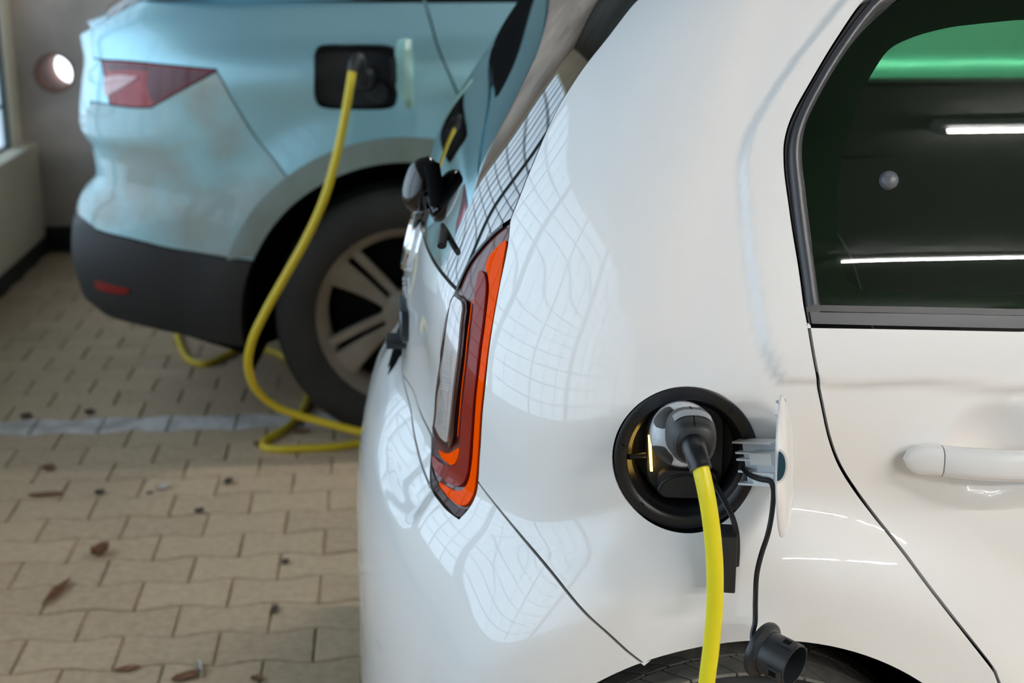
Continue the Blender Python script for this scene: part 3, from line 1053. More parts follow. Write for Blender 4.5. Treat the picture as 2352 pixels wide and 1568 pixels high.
# far window glass and cabin
UP.panel('side_window', seq(glass_edge, glass_bot, g_top[::-1]), M['side_glass'], car, [], gap=-0.003, off=-0.0095, flange=0, grid=0.03, mirror=True, label='far side rear window')
UP.panel('door_lining', [(UF, 0.5), (UF, 1.185), (0.05, 1.19), (0.25, 1.2), (0.42, 1.2), (0.42, 0.5)], M['interior'], car, [], off=-0.05, gap=0, flange=0.02, grid=0.05, mirror=True, label='black lining of the far door')
UP.panel('pillar_lining', seq([p for p in S_frame], [(0.42, 1.0), (0.62, 1.0), (0.66, 1.2)], [p + np.array([-0.02, 0]) for p in S_pillar[::-1][8:]]), M['interior'], car, [], off=-0.02, gap=0.003, flange=0, grid=0.04, mirror=True, label='black lining of the far rear pillar')
def cushion(x0, x1, y0, y1, z0, z1, lean, b=0.05):
    return box(x0, x1, y0, y1, z0, z1, b, Matrix.Rotation(lean, 3, 'Y'), (x0, (y0 + y1) / 2, z0))
mesh('rear_seat_back', cushion(0.62, 0.74, 1.66, 2.98, 0.62, 1.12, -0.35), M['interior'], car)
mesh('rear_seat_base', cushion(0.72, 1.20, 1.66, 2.98, 0.48, 0.66, -0.08), M['interior'], car)
for yy in (1.72, 2.52):
    mesh('headrest', cushion(0.47, 0.55, yy, yy + 0.30, 1.08, 1.21, -0.3, 0.035), M['interior'], car)
mesh('front_seat_back', cushion(1.42, 1.56, 1.70, 2.20, 0.55, 1.22, -0.3), M['interior'], car)
mesh('cabin_floor', box(-0.0, 1.5, 1.56, 3.08, 0.26, 0.32, 0.01), M['black_void'], car, 'black cabin floor')
mesh('parcel_shelf', box(0.16, 0.50, 1.64, 3.0, 0.985, 1.0, 0.004), M['interior'], car)
mesh('headliner', loft([l - np.array([0, 0, 0.03]) - (l - cen) * 0.03 for l in loops[1:]], False, False), M['interior'], car, None, None, 60)

# ---- door handle: fixed end cap and pull bar standing off the recess
def sec(x, y, z, hw, th, n=20):
    """rounded section across the handle (in Y and Z)"""
    L = []
    for k in range(n):
        a = 2 * PI * k / n
        c, s_ = math.cos(a), math.sin(a)
        L.append((x, y - th * math.copysign(abs(s_) ** 0.75, s_), z + hw * math.copysign(abs(c) ** 0.7, c)))
    return L


hl, hm, hr = UP.px(2066, 1032), UP.px(2144, 1033), UP.px(2340, 1043)
hx0, hx1 = UP.pos(*hl), UP.pos(*hm)
zc = 0.5 * (UP.px(2200, 1000)[1] + UP.px(2200, 1070)[1])
hh = 0.5 * abs(UP.px(2200, 1000)[1] - UP.px(2200, 1070)[1]) * 0.97
yb = 1.498
hand = bpy.data.objects.new('door_handle', None)
COL.objects.link(hand)
hand.parent = car
capl = []
for t in np.linspace(0, 1, 12):
    x = hx0[0] + (hx1[0] - hx0[0] - 0.0006) * t
    rr = math.sqrt(max(1 - (1 - min(t / 0.62, 1)) ** 2, 0.0004))
    capl.append(sec(x, yb - 0.006 - 0.006 * t, zc, hh * rr, 0.004 + 0.010 * rr * (0.5 + 0.5 * t)))
mesh('handle_end_cap', loft(capl), M['white'], hand, None, None, 50)
barl = []
for t in np.linspace(0, 1, 26):
    x = hx1[0] + 0.0006 + 0.235 * t
    o_ = 0.004 + 0.034 * math.sin(PI * min(max(t, 0), 1)) ** 0.8
    rr = 1.0 if t < 0.85 else math.sqrt(max(1 - ((t - 0.85) / 0.15) ** 2, 0.001))
    barl.append(sec(x, yb - 0.011 - o_ * 0.75, zc, hh * rr, 0.012 * rr + 0.001))
mesh('handle_bar', loft(barl), M['white'], hand, None, None, 50)

# ---- wheel arch and wheel
liner = []
for yy, rr in ((1.497, AR + 0.012), (1.54, AR + 0.004), (1.62, AR - 0.005), (1.80, AR - 0.01), (1.82, 0.2)):
    liner.append([(AX + rr * math.cos(a), yy, AZ + rr * math.sin(a)) for a in np.linspace(math.radians(-8), math.radians(188), 60)])
mesh('wheel_arch_liner', loft(liner, False, False), M['black_void'], car, 'black wheel arch liner')


def wheel(parent, cx, cy, R, W, rim_r, facing, alloy, tyre_m, tread_m, detail, rot=0.0):
    """tyre with grooved tread blocks and a five-twin-spoke alloy rim; facing = -1 when the outside looks towards -Y"""
    w = bpy.data.objects.new('wheel', None)
    COL.objects.link(w)
    w.parent = parent
    w.location = Vector((cx, cy, R)) - Vector(parent.location)
    org = np.array((cx, cy, R))
    s = facing
    h = W / 2
    # profile from the outer bead round the tread to the inner bead (height along -Y*s outward)
    prof = [(rim_r - 0.004, h * 0.80), (rim_r + 0.006, h * 0.93), (rim_r + (R - rim_r) * 0.35, h * 1.04), (rim_r + (R - rim_r) * 0.6, h * 1.05), (R - 0.022, h * 0.97), (R - 0.009, h * 0.88),
            (R - 0.006, h * 0.78), (R - 0.006, -h * 0.78), (R - 0.009, -h * 0.88), (R - 0.03, -h), (rim_r + 0.01, -h * 0.95), (rim_r - 0.004, -h * 0.8)]
    mesh('tyre', lathe(prof, org, (0, s, 0), 96), tyre_m, w, None, None, 50)
    # tread blocks: four ribs cut by slanted sipes
    V, Fc = [], []
    ribs = ((-0.80, -0.46), (-0.40, -0.04), (0.04, 0.40), (0.46, 0.86))
    nb = detail
    for ri, (a, b) in enumerate(ribs):
        for k in range(nb):
            t0 = 2 * PI * (k + 0.05 + (0.3 if ri % 2 else 0)) / nb
            t1 = 2 * PI * (k + 0.93 + (0.3 if ri % 2 else 0)) / nb
            sk = (0.10 if ri < 2 else -0.10)
            base = len(V)
            for rr in (R - 0.008, R):
                for (tt, yy) in ((t0, a), (t1, a), (t1 + sk, b), (t0 + sk, b)):
                    r_ = rr - (0.004 if abs(yy) > 0.7 else 0)
                    V.append((cx + r_ * math.cos(tt), cy + s * h * yy, R + r_ * math.sin(tt)))
            Fc += [[base + 4, base + 5, base + 6, base + 7]] + [[base + i, base + (i + 1) % 4, base + 4 + (i + 1) % 4, base + 4 + i] for i in range(4)]
    mesh('tread_blocks', (V, Fc), tread_m, w, None, 'stuff', 30)
    # rim barrel and lip
    lip = [(rim_r - 0.030, -h * 0.6), (rim_r - 0.030, h * 0.45), (rim_r - 0.022, h * 0.62), (rim_r - 0.012, h * 0.70), (rim_r - 0.002, h * 0.86), (rim_r + 0.008, h * 0.93), (rim_r + 0.008, h * 0.86)]
    mesh('rim', lathe(lip, org, (0, s, 0), 80), alloy, w, None, None, 40)
    mesh('brake_disc', lathe([(0.06, h * 0.05), (rim_r - 0.05, h * 0.05), (rim_r - 0.045, h * 0.02), (rim_r - 0.045, -h * 0.1)], org, (0, s, 0), 48), M['black_void'], w)
    mesh('rim_back', lathe([(0.01, -h * 0.15), (rim_r - 0.028, -h * 0.15)], org, (0, s, 0), 48), M['black_void'], w)
    # spokes
    def blade(ang, e0a, e0b, e1a, e1b, r0, r1):
        """a tapered bar between radii r0..r1; edges given as offsets across the radius"""
        ca, sa = math.cos(ang), math.sin(ang)
        loops_ = []
        for i in range(7):
            t = i / 6
            r_ = r0 + (r1 - r0) * t
            a = e0a + (e1a - e0a) * t**1.25
            b = e0b + (e1b - e0b) * t**1.25
            face = h * (0.52 + 0.16 * t - 0.10 * math.sin(PI * t))
            L = []
            for (c, d) in ((a, -0.030), (a, -0.004), (a + 0.005, 0), (b - 0.005, 0), (b, -0.004), (b, -0.030)):
                X, Z = ca * r_ - sa * c, sa * r_ + ca * c
                L.append((cx + X, cy + s * (face + d), R + Z))
            loops_.append(L)
        v, f = loft(loops_)
        return v, f
    for k in range(5):
        ang = rot + 2 * PI * k / 5
        mesh('spoke', merge(blade(ang, 0.006, 0.034, 0.010, 0.105, 0.055, rim_r - 0.016)), alloy, w, None, None, 30)
        mesh('spoke', merge(blade(ang, -0.032, -0.008, -0.040, -0.012, 0.055, rim_r - 0.016)), alloy, w, None, None, 30)
    mesh('hub', lathe([(0.0, h * 0.58), (0.030, h * 0.58), (0.034, h * 0.54), (0.060, h * 0.52), (0.070, h * 0.46), (0.072, h * 0.2)], org, (0, s, 0), 40), alloy, w, None, None, 40)
    return w


wheel(car, AX, 1.615, 0.300, 0.175, 0.195, -1, M['alloy'], M['tyre'], M['tread'], 64)

# ---- charging port
pc = atY(1574, 1053, 1.505)
pu = xz(port_c[0], port_c[1])
pc = UP.pos(*pu)
pn = UP.nrm(*pu)
px_, py_, pa_ = frame(pn)
port = bpy.data.objects.new('charging_port', None)
COL.objects.link(port)
port.parent = car
ring = [(PR + 0.0005, -0.010), (PR - 0.0005, -0.001), (PR - 0.003, 0.0), (PR - 0.014, -0.001), (PR - 0.016, -0.003), (PR - 0.017, -0.009), (PR - 0.020, -0.011), (PR - 0.022, -0.018), (PR - 0.024, -0.030), (PR - 0.026, -0.045)]
mesh('port_collar', lathe(ring, pc, pn, 72, 1.0, 1.03), M['black_sat'], port, 'black collar round the charging socket', None, 50)
mesh('port_back', lathe([(PR - 0.025, -0.045), (0.03, -0.047), (0.0005, -0.047)], pc, pn, 48), M['black'], port)
loc = lambda a, b, c: pc + px_ * a + py_ * b + pn * c
# which way is +X along px_
if px_[0] < 0:
    loc = lambda a, b, c: pc - px_ * a + py_ * b + pn * c
if py_[2] < 0:
    _l = loc
    loc = lambda a, b, c: _l(a, -b, c)


def rod(a, b, r, n=10):
    return tube([a, b], r, n)


for k, ang in enumerate((28, 118, 150, 208)):
    a = math.radians(ang + 20)
    c_ = loc((PR - 0.0085) * math.cos(a), (PR - 0.0085) * 1.03 * math.sin(a), 0.0)
    mesh('collar_rivet', lathe([(0.0, 0.0016), (0.0022, 0.0013), (0.0030, 0.0002), (0.0032, -0.001)], c_, pn, 14), M['black_sat'], port)
mesh('locking_pin', rod(loc(-0.066, 0.000, -0.004), loc(-0.047, -0.001, -0.016), 0.0035, 12), M['black_sat'], port)
# amber strip on the socket plate
strip_v = [loc(-0.0437, 0.021, -0.016), loc(-0.0403, 0.021, -0.016), loc(-0.0372, -0.021, -0.016), loc(-0.0402, -0.021, -0.016)]
back_v = [p - pn * 0.008 for p in strip_v]
mesh('indicator_light', (strip_v + back_v, [[0, 1, 2, 3], [4, 7, 6, 5], [0, 4, 5, 1], [1, 5, 6, 2], [2, 6, 7, 3], [3, 7, 4, 0]]), M['amber_led'], port, 'lit amber light strip', None, 30)
# socket plate with rounded lower lid
def plate(pts, c0, c1, bev=0.003):
    n_ = len(pts)
    cx_ = np.mean(np.array(pts), 0)
    top = [loc(*(np.array(p) + (cx_ - p) * bev / max(np.linalg.norm(cx_ - p), 1e-6)), c1) for p in pts]
    mid_ = [loc(*p, c1 - bev) for p in pts]
    bot_ = [loc(*p, c0) for p in pts]
    return loft([bot_, mid_, top])


rp = lambda cx_, cy_, w_, h_, r_, n_=8: [(cx_ + sx_ * (w_ - r_) + r_ * math.cos(a), cy_ + sy_ * (h_ - r_) + r_ * math.sin(a))
     for sx_, sy_, q in ((1, 1, 0), (-1, 1, 1), (-1, -1, 2), (1, -1, 3)) for a in np.linspace(q * PI / 2, (q + 1) * PI / 2, n_)]
mesh('socket_plate', plate(rp(0.0, 0.004, 0.046, 0.056, 0.030), -0.05, -0.024), M['black'], port, None, None, 40)
mesh('socket_lid', plate(rp(0.004, -0.036, 0.036, 0.018, 0.012), -0.03, -0.0155), M['black'], port, 'folded black lower lid of the socket', None, 40)
lid = [loc(0.004 + 0.034 * math.cos(a), -0.044 + 0.020 * math.sin(a), -0.0150) for a in np.linspace(PI, 0, 20)]
mesh('lid_ridge', tube(lid, 0.0016, 6), M['black_sat'], port)
mesh('socket_sleeve', lathe([(0.036, -0.045), (0.036, -0.012), (0.033, -0.010), (0.033, -0.04)], loc(-0.001, 0.020, 0), pn, 40), M['black'], port)

# ---- open charging flap with its hinge arm
flap = bpy.data.objects.new('charging_flap', None)
COL.objects.link(flap)
flap.parent = car
fc = np.array([0.4445, 1.428, 0.888])
fc = atY(1810, 1070, 1.432)
vd = fc - _C
vd = vd / np.linalg.norm(vd)
# the disc stands almost edge-on to the car's rear three-quarter, leaning out at the foot
fn_ = np.array([0.94, -0.335, 0.075])
fn_ /= np.linalg.norm(fn_)
prof = [(0.0, 0.006), (0.030, 0.0053), (0.055, 0.003), (0.070, 0.0), (0.0765, -0.003), (0.0785, -0.0055), (0.0775, -0.0075), (0.070, -0.0075), (0.04, -0.0035), (0.0, -0.001)]
mesh('flap_lid', lathe(prof, fc, fn_, 72), M['white'], flap, 'round white flap swung open', None, 50)
# hinge arm: ribbed pale-grey box plus white clip, running from the socket edge out to the flap
A0_ = atY(1706, 1058, 1.512)
A1_ = atY(1792, 1062, 1.470)
ax_ = (A1_ - A0_)
al = np.linalg.norm(ax_)
ax_ /= al
up_ = np.array([0, 0, 1.0])
up_ = up_ - ax_ * (up_ @ ax_)
up_ /= np.linalg.norm(up_)
ot = np.cross(ax_, up_)
if ot[1] > 0:
    ot = -ot


def obox(a0, a1, b0, b1, c0, c1, bev=0.001):
    v, f = box(a0, a1, b0, b1, c0, c1, bev)
    return [A0_ + ax_ * p[0] + up_ * p[1] + ot * p[2] for p in v], f


hgt = 0.0235
mesh('hinge_arm', obox(0.006, al, -hgt, hgt, -0.012, 0.004), M['grey_plastic'], flap, 'pale grey ribbed hinge arm', None, 30)
for k, b in enumerate((-0.0245, -0.0105, 0.0035, 0.0115, 0.0245)):
    mesh('hinge_rib', obox(-0.002, al if abs(b) > 0.02 else al * 0.55, b - 0.0013, b + 0.0013, -0.006, 0.009 if abs(b) < 0.02 else 0.012, 0.0006), M['white_plain'], flap, None, None, 30)
clip = bpy.data.objects
mesh('hinge_clip', obox(al * 0.5, al + 0.004, 0.001, 0.0150, 0.002, 0.020, 0.0015), M['white_plain'], flap, 'white hinge clip, upper jaw', None, 30)
mesh('hinge_clip', obox(al * 0.5, al + 0.004, -0.0215, -0.0075, 0.002, 0.020, 0.0015), M['white_plain'], flap, 'white hinge clip, lower jaw', None, 30)
mesh('hinge_clip', obox(al * 0.60, al + 0.004, -0.009, 0.003, 0.002, 0.0155, 0.001), M['grey_plastic'], flap, 'grey web between the clip jaws', None, 30)
near = fc + (-vd) * 0.074
nr_ = np.array([vd[1], -vd[0], 0])
nr_ /= np.linalg.norm(nr_)
for nm, rad, wid, d0, d1, m_, lb in (('latch_rim', 0.0195, 0.0105, 0.0, 0.010, M['white'], None), ('notch_shade', 0.0165, 0.0080, 0.006, 0.0115, M['blue_shade'], 'dark half-moon plate standing in for the shaded latch recess on the flap edge')):
    halves = []
    for dd in (d0, d1):
        halves.append([near - vd * dd + nr_ * (wid * math.cos(a) - 0.0105) + np.array([0, 0, rad * math.sin(a) - 0.001]) for a in np.linspace(-PI / 2, PI / 2, 20)])
    mesh(nm, loft(halves), m_, flap, lb, None, 30)
for zz in (0.046, 0.062):
    c_ = fc + np.array([-0.006, 0.01, zz + 0.008])
    mesh('flap_clip', lathe([(0.0055, 0.0), (0.004, 0.004), (0.0005, 0.010)], c_, (-0.9, -0.2, 0.25), 8), M['grey_plastic'], flap)

# ---- tethered dust caps of the socket
capA = bpy.data.objects.new('lower_socket_cap', None)
COL.objects.link(capA)
capA.parent = car
c0 = atY(1672, 1282, 1.452)
mesh('cap_block', box(c0[0] - 0.0125, c0[0] + 0.0095, c0[1] - 0.019, c0[1] + 0.019, c0[2] - 0.034, c0[2] + 0.034, 0.0018, Matrix.Rotation(math.radians(-14), 3, 'Z'), tuple(c0)), M['black'], capA, 'flat black block of a hanging socket cap', None, 30)
pts = [loc(0.025, -0.018, -0.016), atY(1640, 1108, 1.485), atY(1664, 1150, 1.462), atY(1683, 1190, 1.448), atY(1692, 1225, 1.444), atY(1694, 1262, 1.444), atY(1692, 1300, 1.446)]
mesh('tether_strap', tube(catmull(pts, 8), 0.0036, 8, 0.5), M['strap'], capA)

capB = bpy.data.objects.new('round_socket_cap', None)
COL.objects.link(capB)
capB.parent = car
cb = atY(1750, 1490, 1.415)
axd = np.array([0.60, -0.68, -0.10])
axd /= np.linalg.norm(axd)
mesh('cap_flange', lathe([(0.0, -0.004), (0.028, -0.004), (0.0315, -0.0025), (0.0325, 0.001), (0.0315, 0.004), (0.0265, 0.006), (0.025, 0.009)], cb, axd, 48), M['cap_grey'], capB)
mesh('cap_sleeve', lathe([(0.0245, 0.004), (0.0248, 0.042), (0.0240, 0.0440), (0.0225, 0.0440), (0.0222, 0.006), (0.0, 0.005)], cb, axd, 48), M['cap_grey'], capB, 'open round sleeve of the hanging cap')
x_, y_, a_ = frame(axd)
for ang in (100, 190, 280, 10):
    a = math.radians(ang)
    rd = x_ * math.cos(a) + y_ * math.sin(a)
    tg = np.cross(axd, rd)
    V = []
    bx = box(0.024, 0.042, -0.0065, 0.0065, 0.0235, 0.0275, 0.001)
    V = [cb + axd * p[0] + tg * p[1] + rd * p[2] for p in bx[0]]
    sn = mesh('cap_snap', (V, bx[1]), M['cap_grey'], capB, None, None, 30)
    bx = box(0.028, 0.037, -0.0035, 0.0035, 0.0270, 0.0279, 0.0003)
    mesh('snap_window', ([cb + axd * p[0] + tg * p[1] + rd * p[2] for p in bx[0]], bx[1]), M['black_void'], capB, None, None, 30)
pts = [atY(1706, 1075, 1.506), atY(1722, 1090, 1.480), atY(1745, 1100, 1.462), atY(1770, 1106, 1.452), atY(1776, 1122, 1.450), atY(1774, 1170, 1.450), atY(1764, 1225, 1.448), atY(1748, 1275, 1.444), atY(1738, 1320, 1.440), atY(1735, 1380, 1.434), atY(1734, 1430, 1.428), atY(1729, 1452, 1.424), atY(1728, 1468, 1.420)]
mesh('tether_cord', tube(catmull(pts, 8), 0.0031, 8), M['strap'], capB)

# ---- tailgate fittings seen edge-on: wiper, emblem, badge, number-plate handle
wp = bpy.data.objects.new('rear_wiper', None)
COL.objects.link(wp)
wp.parent = car


def tail_pt(px, py, Y):
    return atY(px, py, Y)


wc = atY(968, 424, 2.24)
wax = np.array([0.30, 0.0, 1.0])
wax /= np.linalg.norm(wax)
prof = [(0.0295 * max(0.02, 1 - abs(t) ** 2.6) ** 0.5, 0.046 * t) for t in np.linspace(-1, 1, 17)]
mesh('wiper_cover', lathe(prof, wc, wax, 32, 1.35, 0.95), M['black_gloss'], wp, 'gloss black wiper motor cover', None, 85)
arm = [atY(990, 450, 2.20), atY(1000, 478, 2.17), atY(1010, 500, 2.14), atY(1018, 515, 2.10), atY(1021, 520, 2.0), UP.pos(um - 0.45, 1.06, 0.012)]
mesh('wiper_arm', tube(catmull(arm, 6), [0.0075] * 6 + [0.0065] * 25, 10, 0.7), M['black_sat'], wp)
mesh('wiper_pivot', tube([atY(992, 380, 2.18), atY(1000, 430, 2.16), atY(1006, 470, 2.15)], 0.013, 12), M['black_void'], wp)

tp = UP.pos(um, 0.985)
tn = UP.nrm(um, 0.985)
mesh('emblem', lathe([(0.056, -0.002), (0.057, 0.004), (0.054, 0.009), (0.048, 0.010), (0.045, 0.006), (0.0, 0.0055)], tp, tn, 48), M['chrome'], car, 'round chrome emblem seen edge-on')
for k, yy in enumerate((-0.085, -0.055, -0.03)):
    q = UP.pos(um, 0.905)
    mesh('badge', box(q[0] - 0.004, q[0] + 0.001, q[1] + yy - 0.010, q[1] + yy + 0.010, 0.887, 0.925, 0.001), M['chrome'], car, 'raised chrome badge strip seen edge-on', None, 30)
q = UP.pos(um, 0.862)
mesh('tailgate_handle', loft([[(q[0] + 0.006 - d, 2.18 + w, 0.880 + z) for (w, z) in rp(0.02, 0.0, 0.07 - i_, 0.026 - i_ * 0.5, 0.02 - i_ * 0.4)] for d, i_ in ((0, 0), (0.010, 0.0), (0.014, 0.006))]), M['cap_grey'], car, 'dark grip bar on the tailgate', None, 40)
mesh('grip_lip', box(q[0] - 0.030, q[0] + 0.012, 2.165, 2.225, 0.838, 0.850, 0.004), M['cap_grey'], car, 'dark lip under the tailgate grip', None, 40)

# ================================================================== THE MINT SUV BEHIND
EN = Skin(Xf=0.30, Yc=4.93,
          ys=[(0.15, 4.12), (0.32, 4.05), (0.5, 4.02), (0.8, 4.002), (1.0, 3.988), (1.085, 3.976), (1.115, 3.978), (1.2, 4.02), (1.285, 4.062), (1.35, 4.10), (1.5, 4.22), (1.64, 4.36)],
          xr=[(0.15, -0.82), (0.24, -0.88), (0.313, -0.94), (0.413, -0.985), (0.525, -1.0), (0.649, -0.98), (0.703, -0.96), (0.757, -0.905), (0.851, -0.912), (0.917, -0.945), (1.022, -0.932), (1.113, -0.912), (1.19, -0.925), (1.215, -0.91), (1.26, -0.85), (1.40, -0.66), (1.55, -0.42), (1.64, -0.26)],
          n=4.6, A0=1.2, B0=0.93)
EN.prepare(-2.4, 0.2, 1.60, 0.02, 0.015)
em = EN.um
EX, EZ, ER = 0.044, 0.385, 0.472


def en_disp(u, z):
    x = EN.base(u, z)[..., 0]
    rho = np.hypot(x - EX, z - EZ)
    return np.where(u < em * 0.8, 0.022 * sstep(ER + 0.20, ER + 0.02, rho), 0.0)


EN.disp = en_disp
EN.prepare(-2.4, 0.2, 1.60, 0.02, 0.015)
suv = thing('mint_car', 'dusty mint green sport utility car behind, with an open charging flap', 'car', (0.3, 4.93, 0))
emir = lambda L: [np.array([2 * em - p[0], p[1]]) for p in L]


def exz(x, z):
    us = np.linspace(-2.4, em * 0.8, 2500)
    X = EN.base(us, np.full_like(us, z))[:, 0]
    return np.array([np.interp(-x, -X, us), z])


e_arch = [exz(EX + ER * math.cos(a), EZ + ER * math.sin(a)) for a in np.linspace(math.radians(198), math.radians(-18), 80) if EZ + ER * math.sin(a) > 0.24]
E_seam = EN.line([(497, 163), (540, 240), (598, 330), (655, 402), (700, 452)])
ksm = int(np.argmin([np.hypot(*(a - E_seam[-1])) for a in e_arch]))
E_seam[-1] = e_arch[ksm]
E_lt = EN.line([(232, 137), (300, 141), (380, 149), (497, 160)])
E_lb = EN.line([(497, 163), (420, 206), (346, 248)])
E_lb2 = EN.line([(346, 248), (300, 247), (252, 240)])
E_clad = EN.line([(222, 527), (300, 548), (400, 572), (500, 588), (592, 601)])
kcl = int(np.argmin([abs(a[1] - E_clad[-1][1]) + (0 if a[0] > 0 else 9) for a in e_arch[:40]]))
E_clad[-1] = e_arch[kcl]
E_low = EN.line([(245, 722), (330, 748), (430, 770), (500, 786), (575, 796)])
E_door = EN.line([(972, -8), (992, 60), (1014, 130), (1042, 195), (1075, 270)])
kd2 = int(np.argmin([np.hypot(*(a - (E_door[-1] + (E_door[-1] - E_door[-3]) * 1.6))) for a in e_arch]))
ZB = 1.287
E_door_up = [E_door[0] + (E_door[0] - E_door[4]) * ((ZB - E_door[0][1]) / (E_door[0][1] - E_door[4][1]))]
E_door = E_door_up + E_door + [e_arch[kd2]]
UT = E_lt[0][0] + 0.05         # tailgate shut line on the rear corner
lip_z = 1.205
prc = [(722, 122), (730, 107), (748, 102), (820, 101), (890, 103), (905, 110), (911, 125), (913, 180), (912, 228), (906, 243), (890, 250), (820, 252), (750, 249), (732, 243), (723, 228), (721, 180)]
E_port = catmull([EN.px(*p) for p in prc], 5, True)
quart = seq(E_lt[::-1], [(UT, E_lt[0][1]), (UT, lip_z)], [(UT - 0.03, lip_z + 0.03), (UT - 0.09, ZB)], E_door, e_arch[ksm:kd2][::-1], E_seam[::-1])
EN.panel('quarter_panel', quart, M['mint'], suv, [E_port], gap=0.0025, grid=0.022)
EN.panel('quarter_panel', quart, M['mint'], suv, [], gap=0.0025, grid=0.05, mirror=True, label='far side rear quarter panel')
UF2 = -2.2
door2 = seq(E_door, e_arch[kd2:], [(e_arch[-1][0] - 0.02, 0.25), (UF2, 0.25), (UF2, ZB)])
EN.panel('rear_door', door2, M['mint'], suv, [], gap=0.003, grid=0.03)
EN.panel('rear_door', door2, M['mint'], suv, [], gap=0.003, grid=0.08, mirror=True, label='far side doors')
near_eb = seq([(UT - 0.02, E_lb2[-1][1])], E_lb2[::-1], E_lb[::-1], E_seam, e_arch[kcl:ksm][::-1], E_clad[::-1])
EN.panel('upper_bumper', seq(near_eb, [(em, E_clad[0][1] + 0.01)], emir(near_eb)[::-1], [(em, 0.83)]), M['mint_dusty'], suv, [], gap=0.002, grid=0.025)
tg = seq([(UT, lip_z), (UT, E_lt[0][1]), E_lt[0], E_lb2[-1], (UT, E_lb2[-1][1]), (UT + 0.02, 0.84), (em, 0.835)])
EN.panel('tailgate', seq(tg, emir(tg[:-1])[::-1], [(em, lip_z)]), M['mint'], suv, [], gap=0.002, grid=0.03)
near_c = seq(E_clad, e_arch[:kcl][::-1], E_low[::-1])
EN.panel('lower_bumper', seq(near_c, [(em, E_low[0][1])], emir(near_c)[::-1], [(em, E_clad[0][1] + 0.005)]), M['cladding'], suv, [], gap=0.002, grid=0.025, off=0.004, flange=0.03)
# arch trim, dirt-sprayed
E_out = [exz(EX + (ER + 0.07) * math.cos(a), EZ + (ER + 0.07) * math.sin(a)) for a in np.linspace(math.radians(195), math.radians(-12), 70) if EZ + (ER + 0.07) * math.sin(a) > E_clad[-1][1]]
arch_in = [a for a in e_arch if a[1] > E_clad[-1][1]]
EN.panel('wheel_arch_trim', seq(arch_in, E_out[::-1]), M['mint_dirty'], suv, [], gap=0, off=0.006, flange=0.006, grid=0.02, label='dirt-sprayed wheel arch edge')
ln = []
for yy, rr in ((4.0, ER + 0.004), (4.06, ER - 0.002), (4.30, ER - 0.02), (4.32, 0.25)):
    ln.append([(EX + rr * math.cos(a), yy, EZ + rr * math.sin(a)) for a in np.linspace(math.radians(-18), math.radians(198), 60)])
mesh('wheel_arch_liner', loft(ln, False, False), M['black_void'], suv, 'black wheel arch liner')
mesh('underbody', box(-0.45, 2.4, 4.5, 5.4, 0.30, 0.46, 0.02), M['black_void'], suv, 'black underbody')
# tail lamp
lamp2 = bpy.data.objects.new('tail_lamp', None)
COL.objects.link(lamp2)
lamp2.parent = suv
lo = seq(E_lt, E_lb, E_lb2)
EN.panel('lamp_lens', lo, M['lamp_suv'], lamp2, [], gap=0.003, off=0.0, flange=0.03, grid=0.015, label='deep red lamp lens')
EN.panel('lamp_dark_area', seq(EN.line([(345, 152), (420, 160), (488, 165)], 5), EN.line([(488, 165), (430, 195), (352, 236)], 5)[1:], EN.line([(352, 236), (340, 205), (340, 175), (345, 152)], 4)[1:-1]), M['lamp_suv_dark'], lamp2, [], gap=0.0, off=0.003, flange=0.003, grid=0.012, label='dark wine red lamp section')
EN.panel('lamp_light_area', seq(EN.line([(240, 178), (275, 172), (318, 176)], 5), EN.line([(318, 176), (300, 190), (262, 212), (246, 220), (240, 178)], 4)[1:-1]), M['lamp_pink'], lamp2, [], gap=0.0, off=0.004, flange=0.003, grid=0.012, label='pinkish white lamp section')
EN.panel('lamp_top_band', seq(EN.line([(240, 143), (300, 147), (380, 154), (470, 163)], 5), EN.line([(470, 163), (380, 168), (310, 160), (245, 158), (240, 143)], 4)[1:-1]), M['lamp_suv_dark'], lamp2, [], gap=0.0, off=0.002, flange=0.003, grid=0.012, label='dark upper edge of the lamp')
EN.panel('rear_reflector', seq(EN.line([(222, 642), (250, 650), (300, 662)], 5), EN.line([(300, 662), (296, 672), (250, 668), (224, 660)], 5)), mat('red_reflector', (0.22, 0.012, 0.012), 0.3, coat=0.6), suv, [], gap=0, off=0.008, flange=0.006, grid=0.01, label='red bumper reflector')
# glasshouse
win_t = 1.545
c_low = [(UF2, ZB), (-0.45, ZB), (0.15, ZB), (0.42, ZB + 0.012)]
gl = seq(c_low, catmull([(0.42, ZB + 0.012), (0.52, 1.33), (0.50, 1.40), (0.30, 1.50), (0.0, win_t), (-1.0, win_t + 0.01), (UF2, win_t + 0.01)], 6)[1:])
EN.panel('side_window', gl, M['dark_glass'], suv, [], gap=0.003, off=-0.004, grid=0.04, label='black side glass')
EN.panel('side_window', gl, M['dark_glass'], suv, [], gap=0.003, off=-0.004, grid=0.08, mirror=True, label='far side black glass')
pil_far = [(UT - 0.085, ZB), (UT - 0.10, 1.36), (UT - 0.16, 1.50), (UT - 0.22, 1.60)]
pil = seq(gl[3:-1], [(UF2, win_t + 0.012), (UF2, 1.60)], pil_far[::-1])
EN.panel('rear_pillar', pil, M['mint'], suv, [], gap=0.002, grid=0.03)
EN.panel('rear_pillar', pil, M['mint'], suv, [], gap=0.002, grid=0.06, mirror=True, label='far side rear pillar')
rgl = seq([(UT - 0.02, lip_z + 0.035)], pil_far)
EN.panel('rear_window', seq(rgl, emir(rgl)[::-1], [(em, lip_z + 0.03)]), M['dark_glass'], suv, [], gap=0.003, off=-0.004, grid=0.05, label='black tailgate glass')
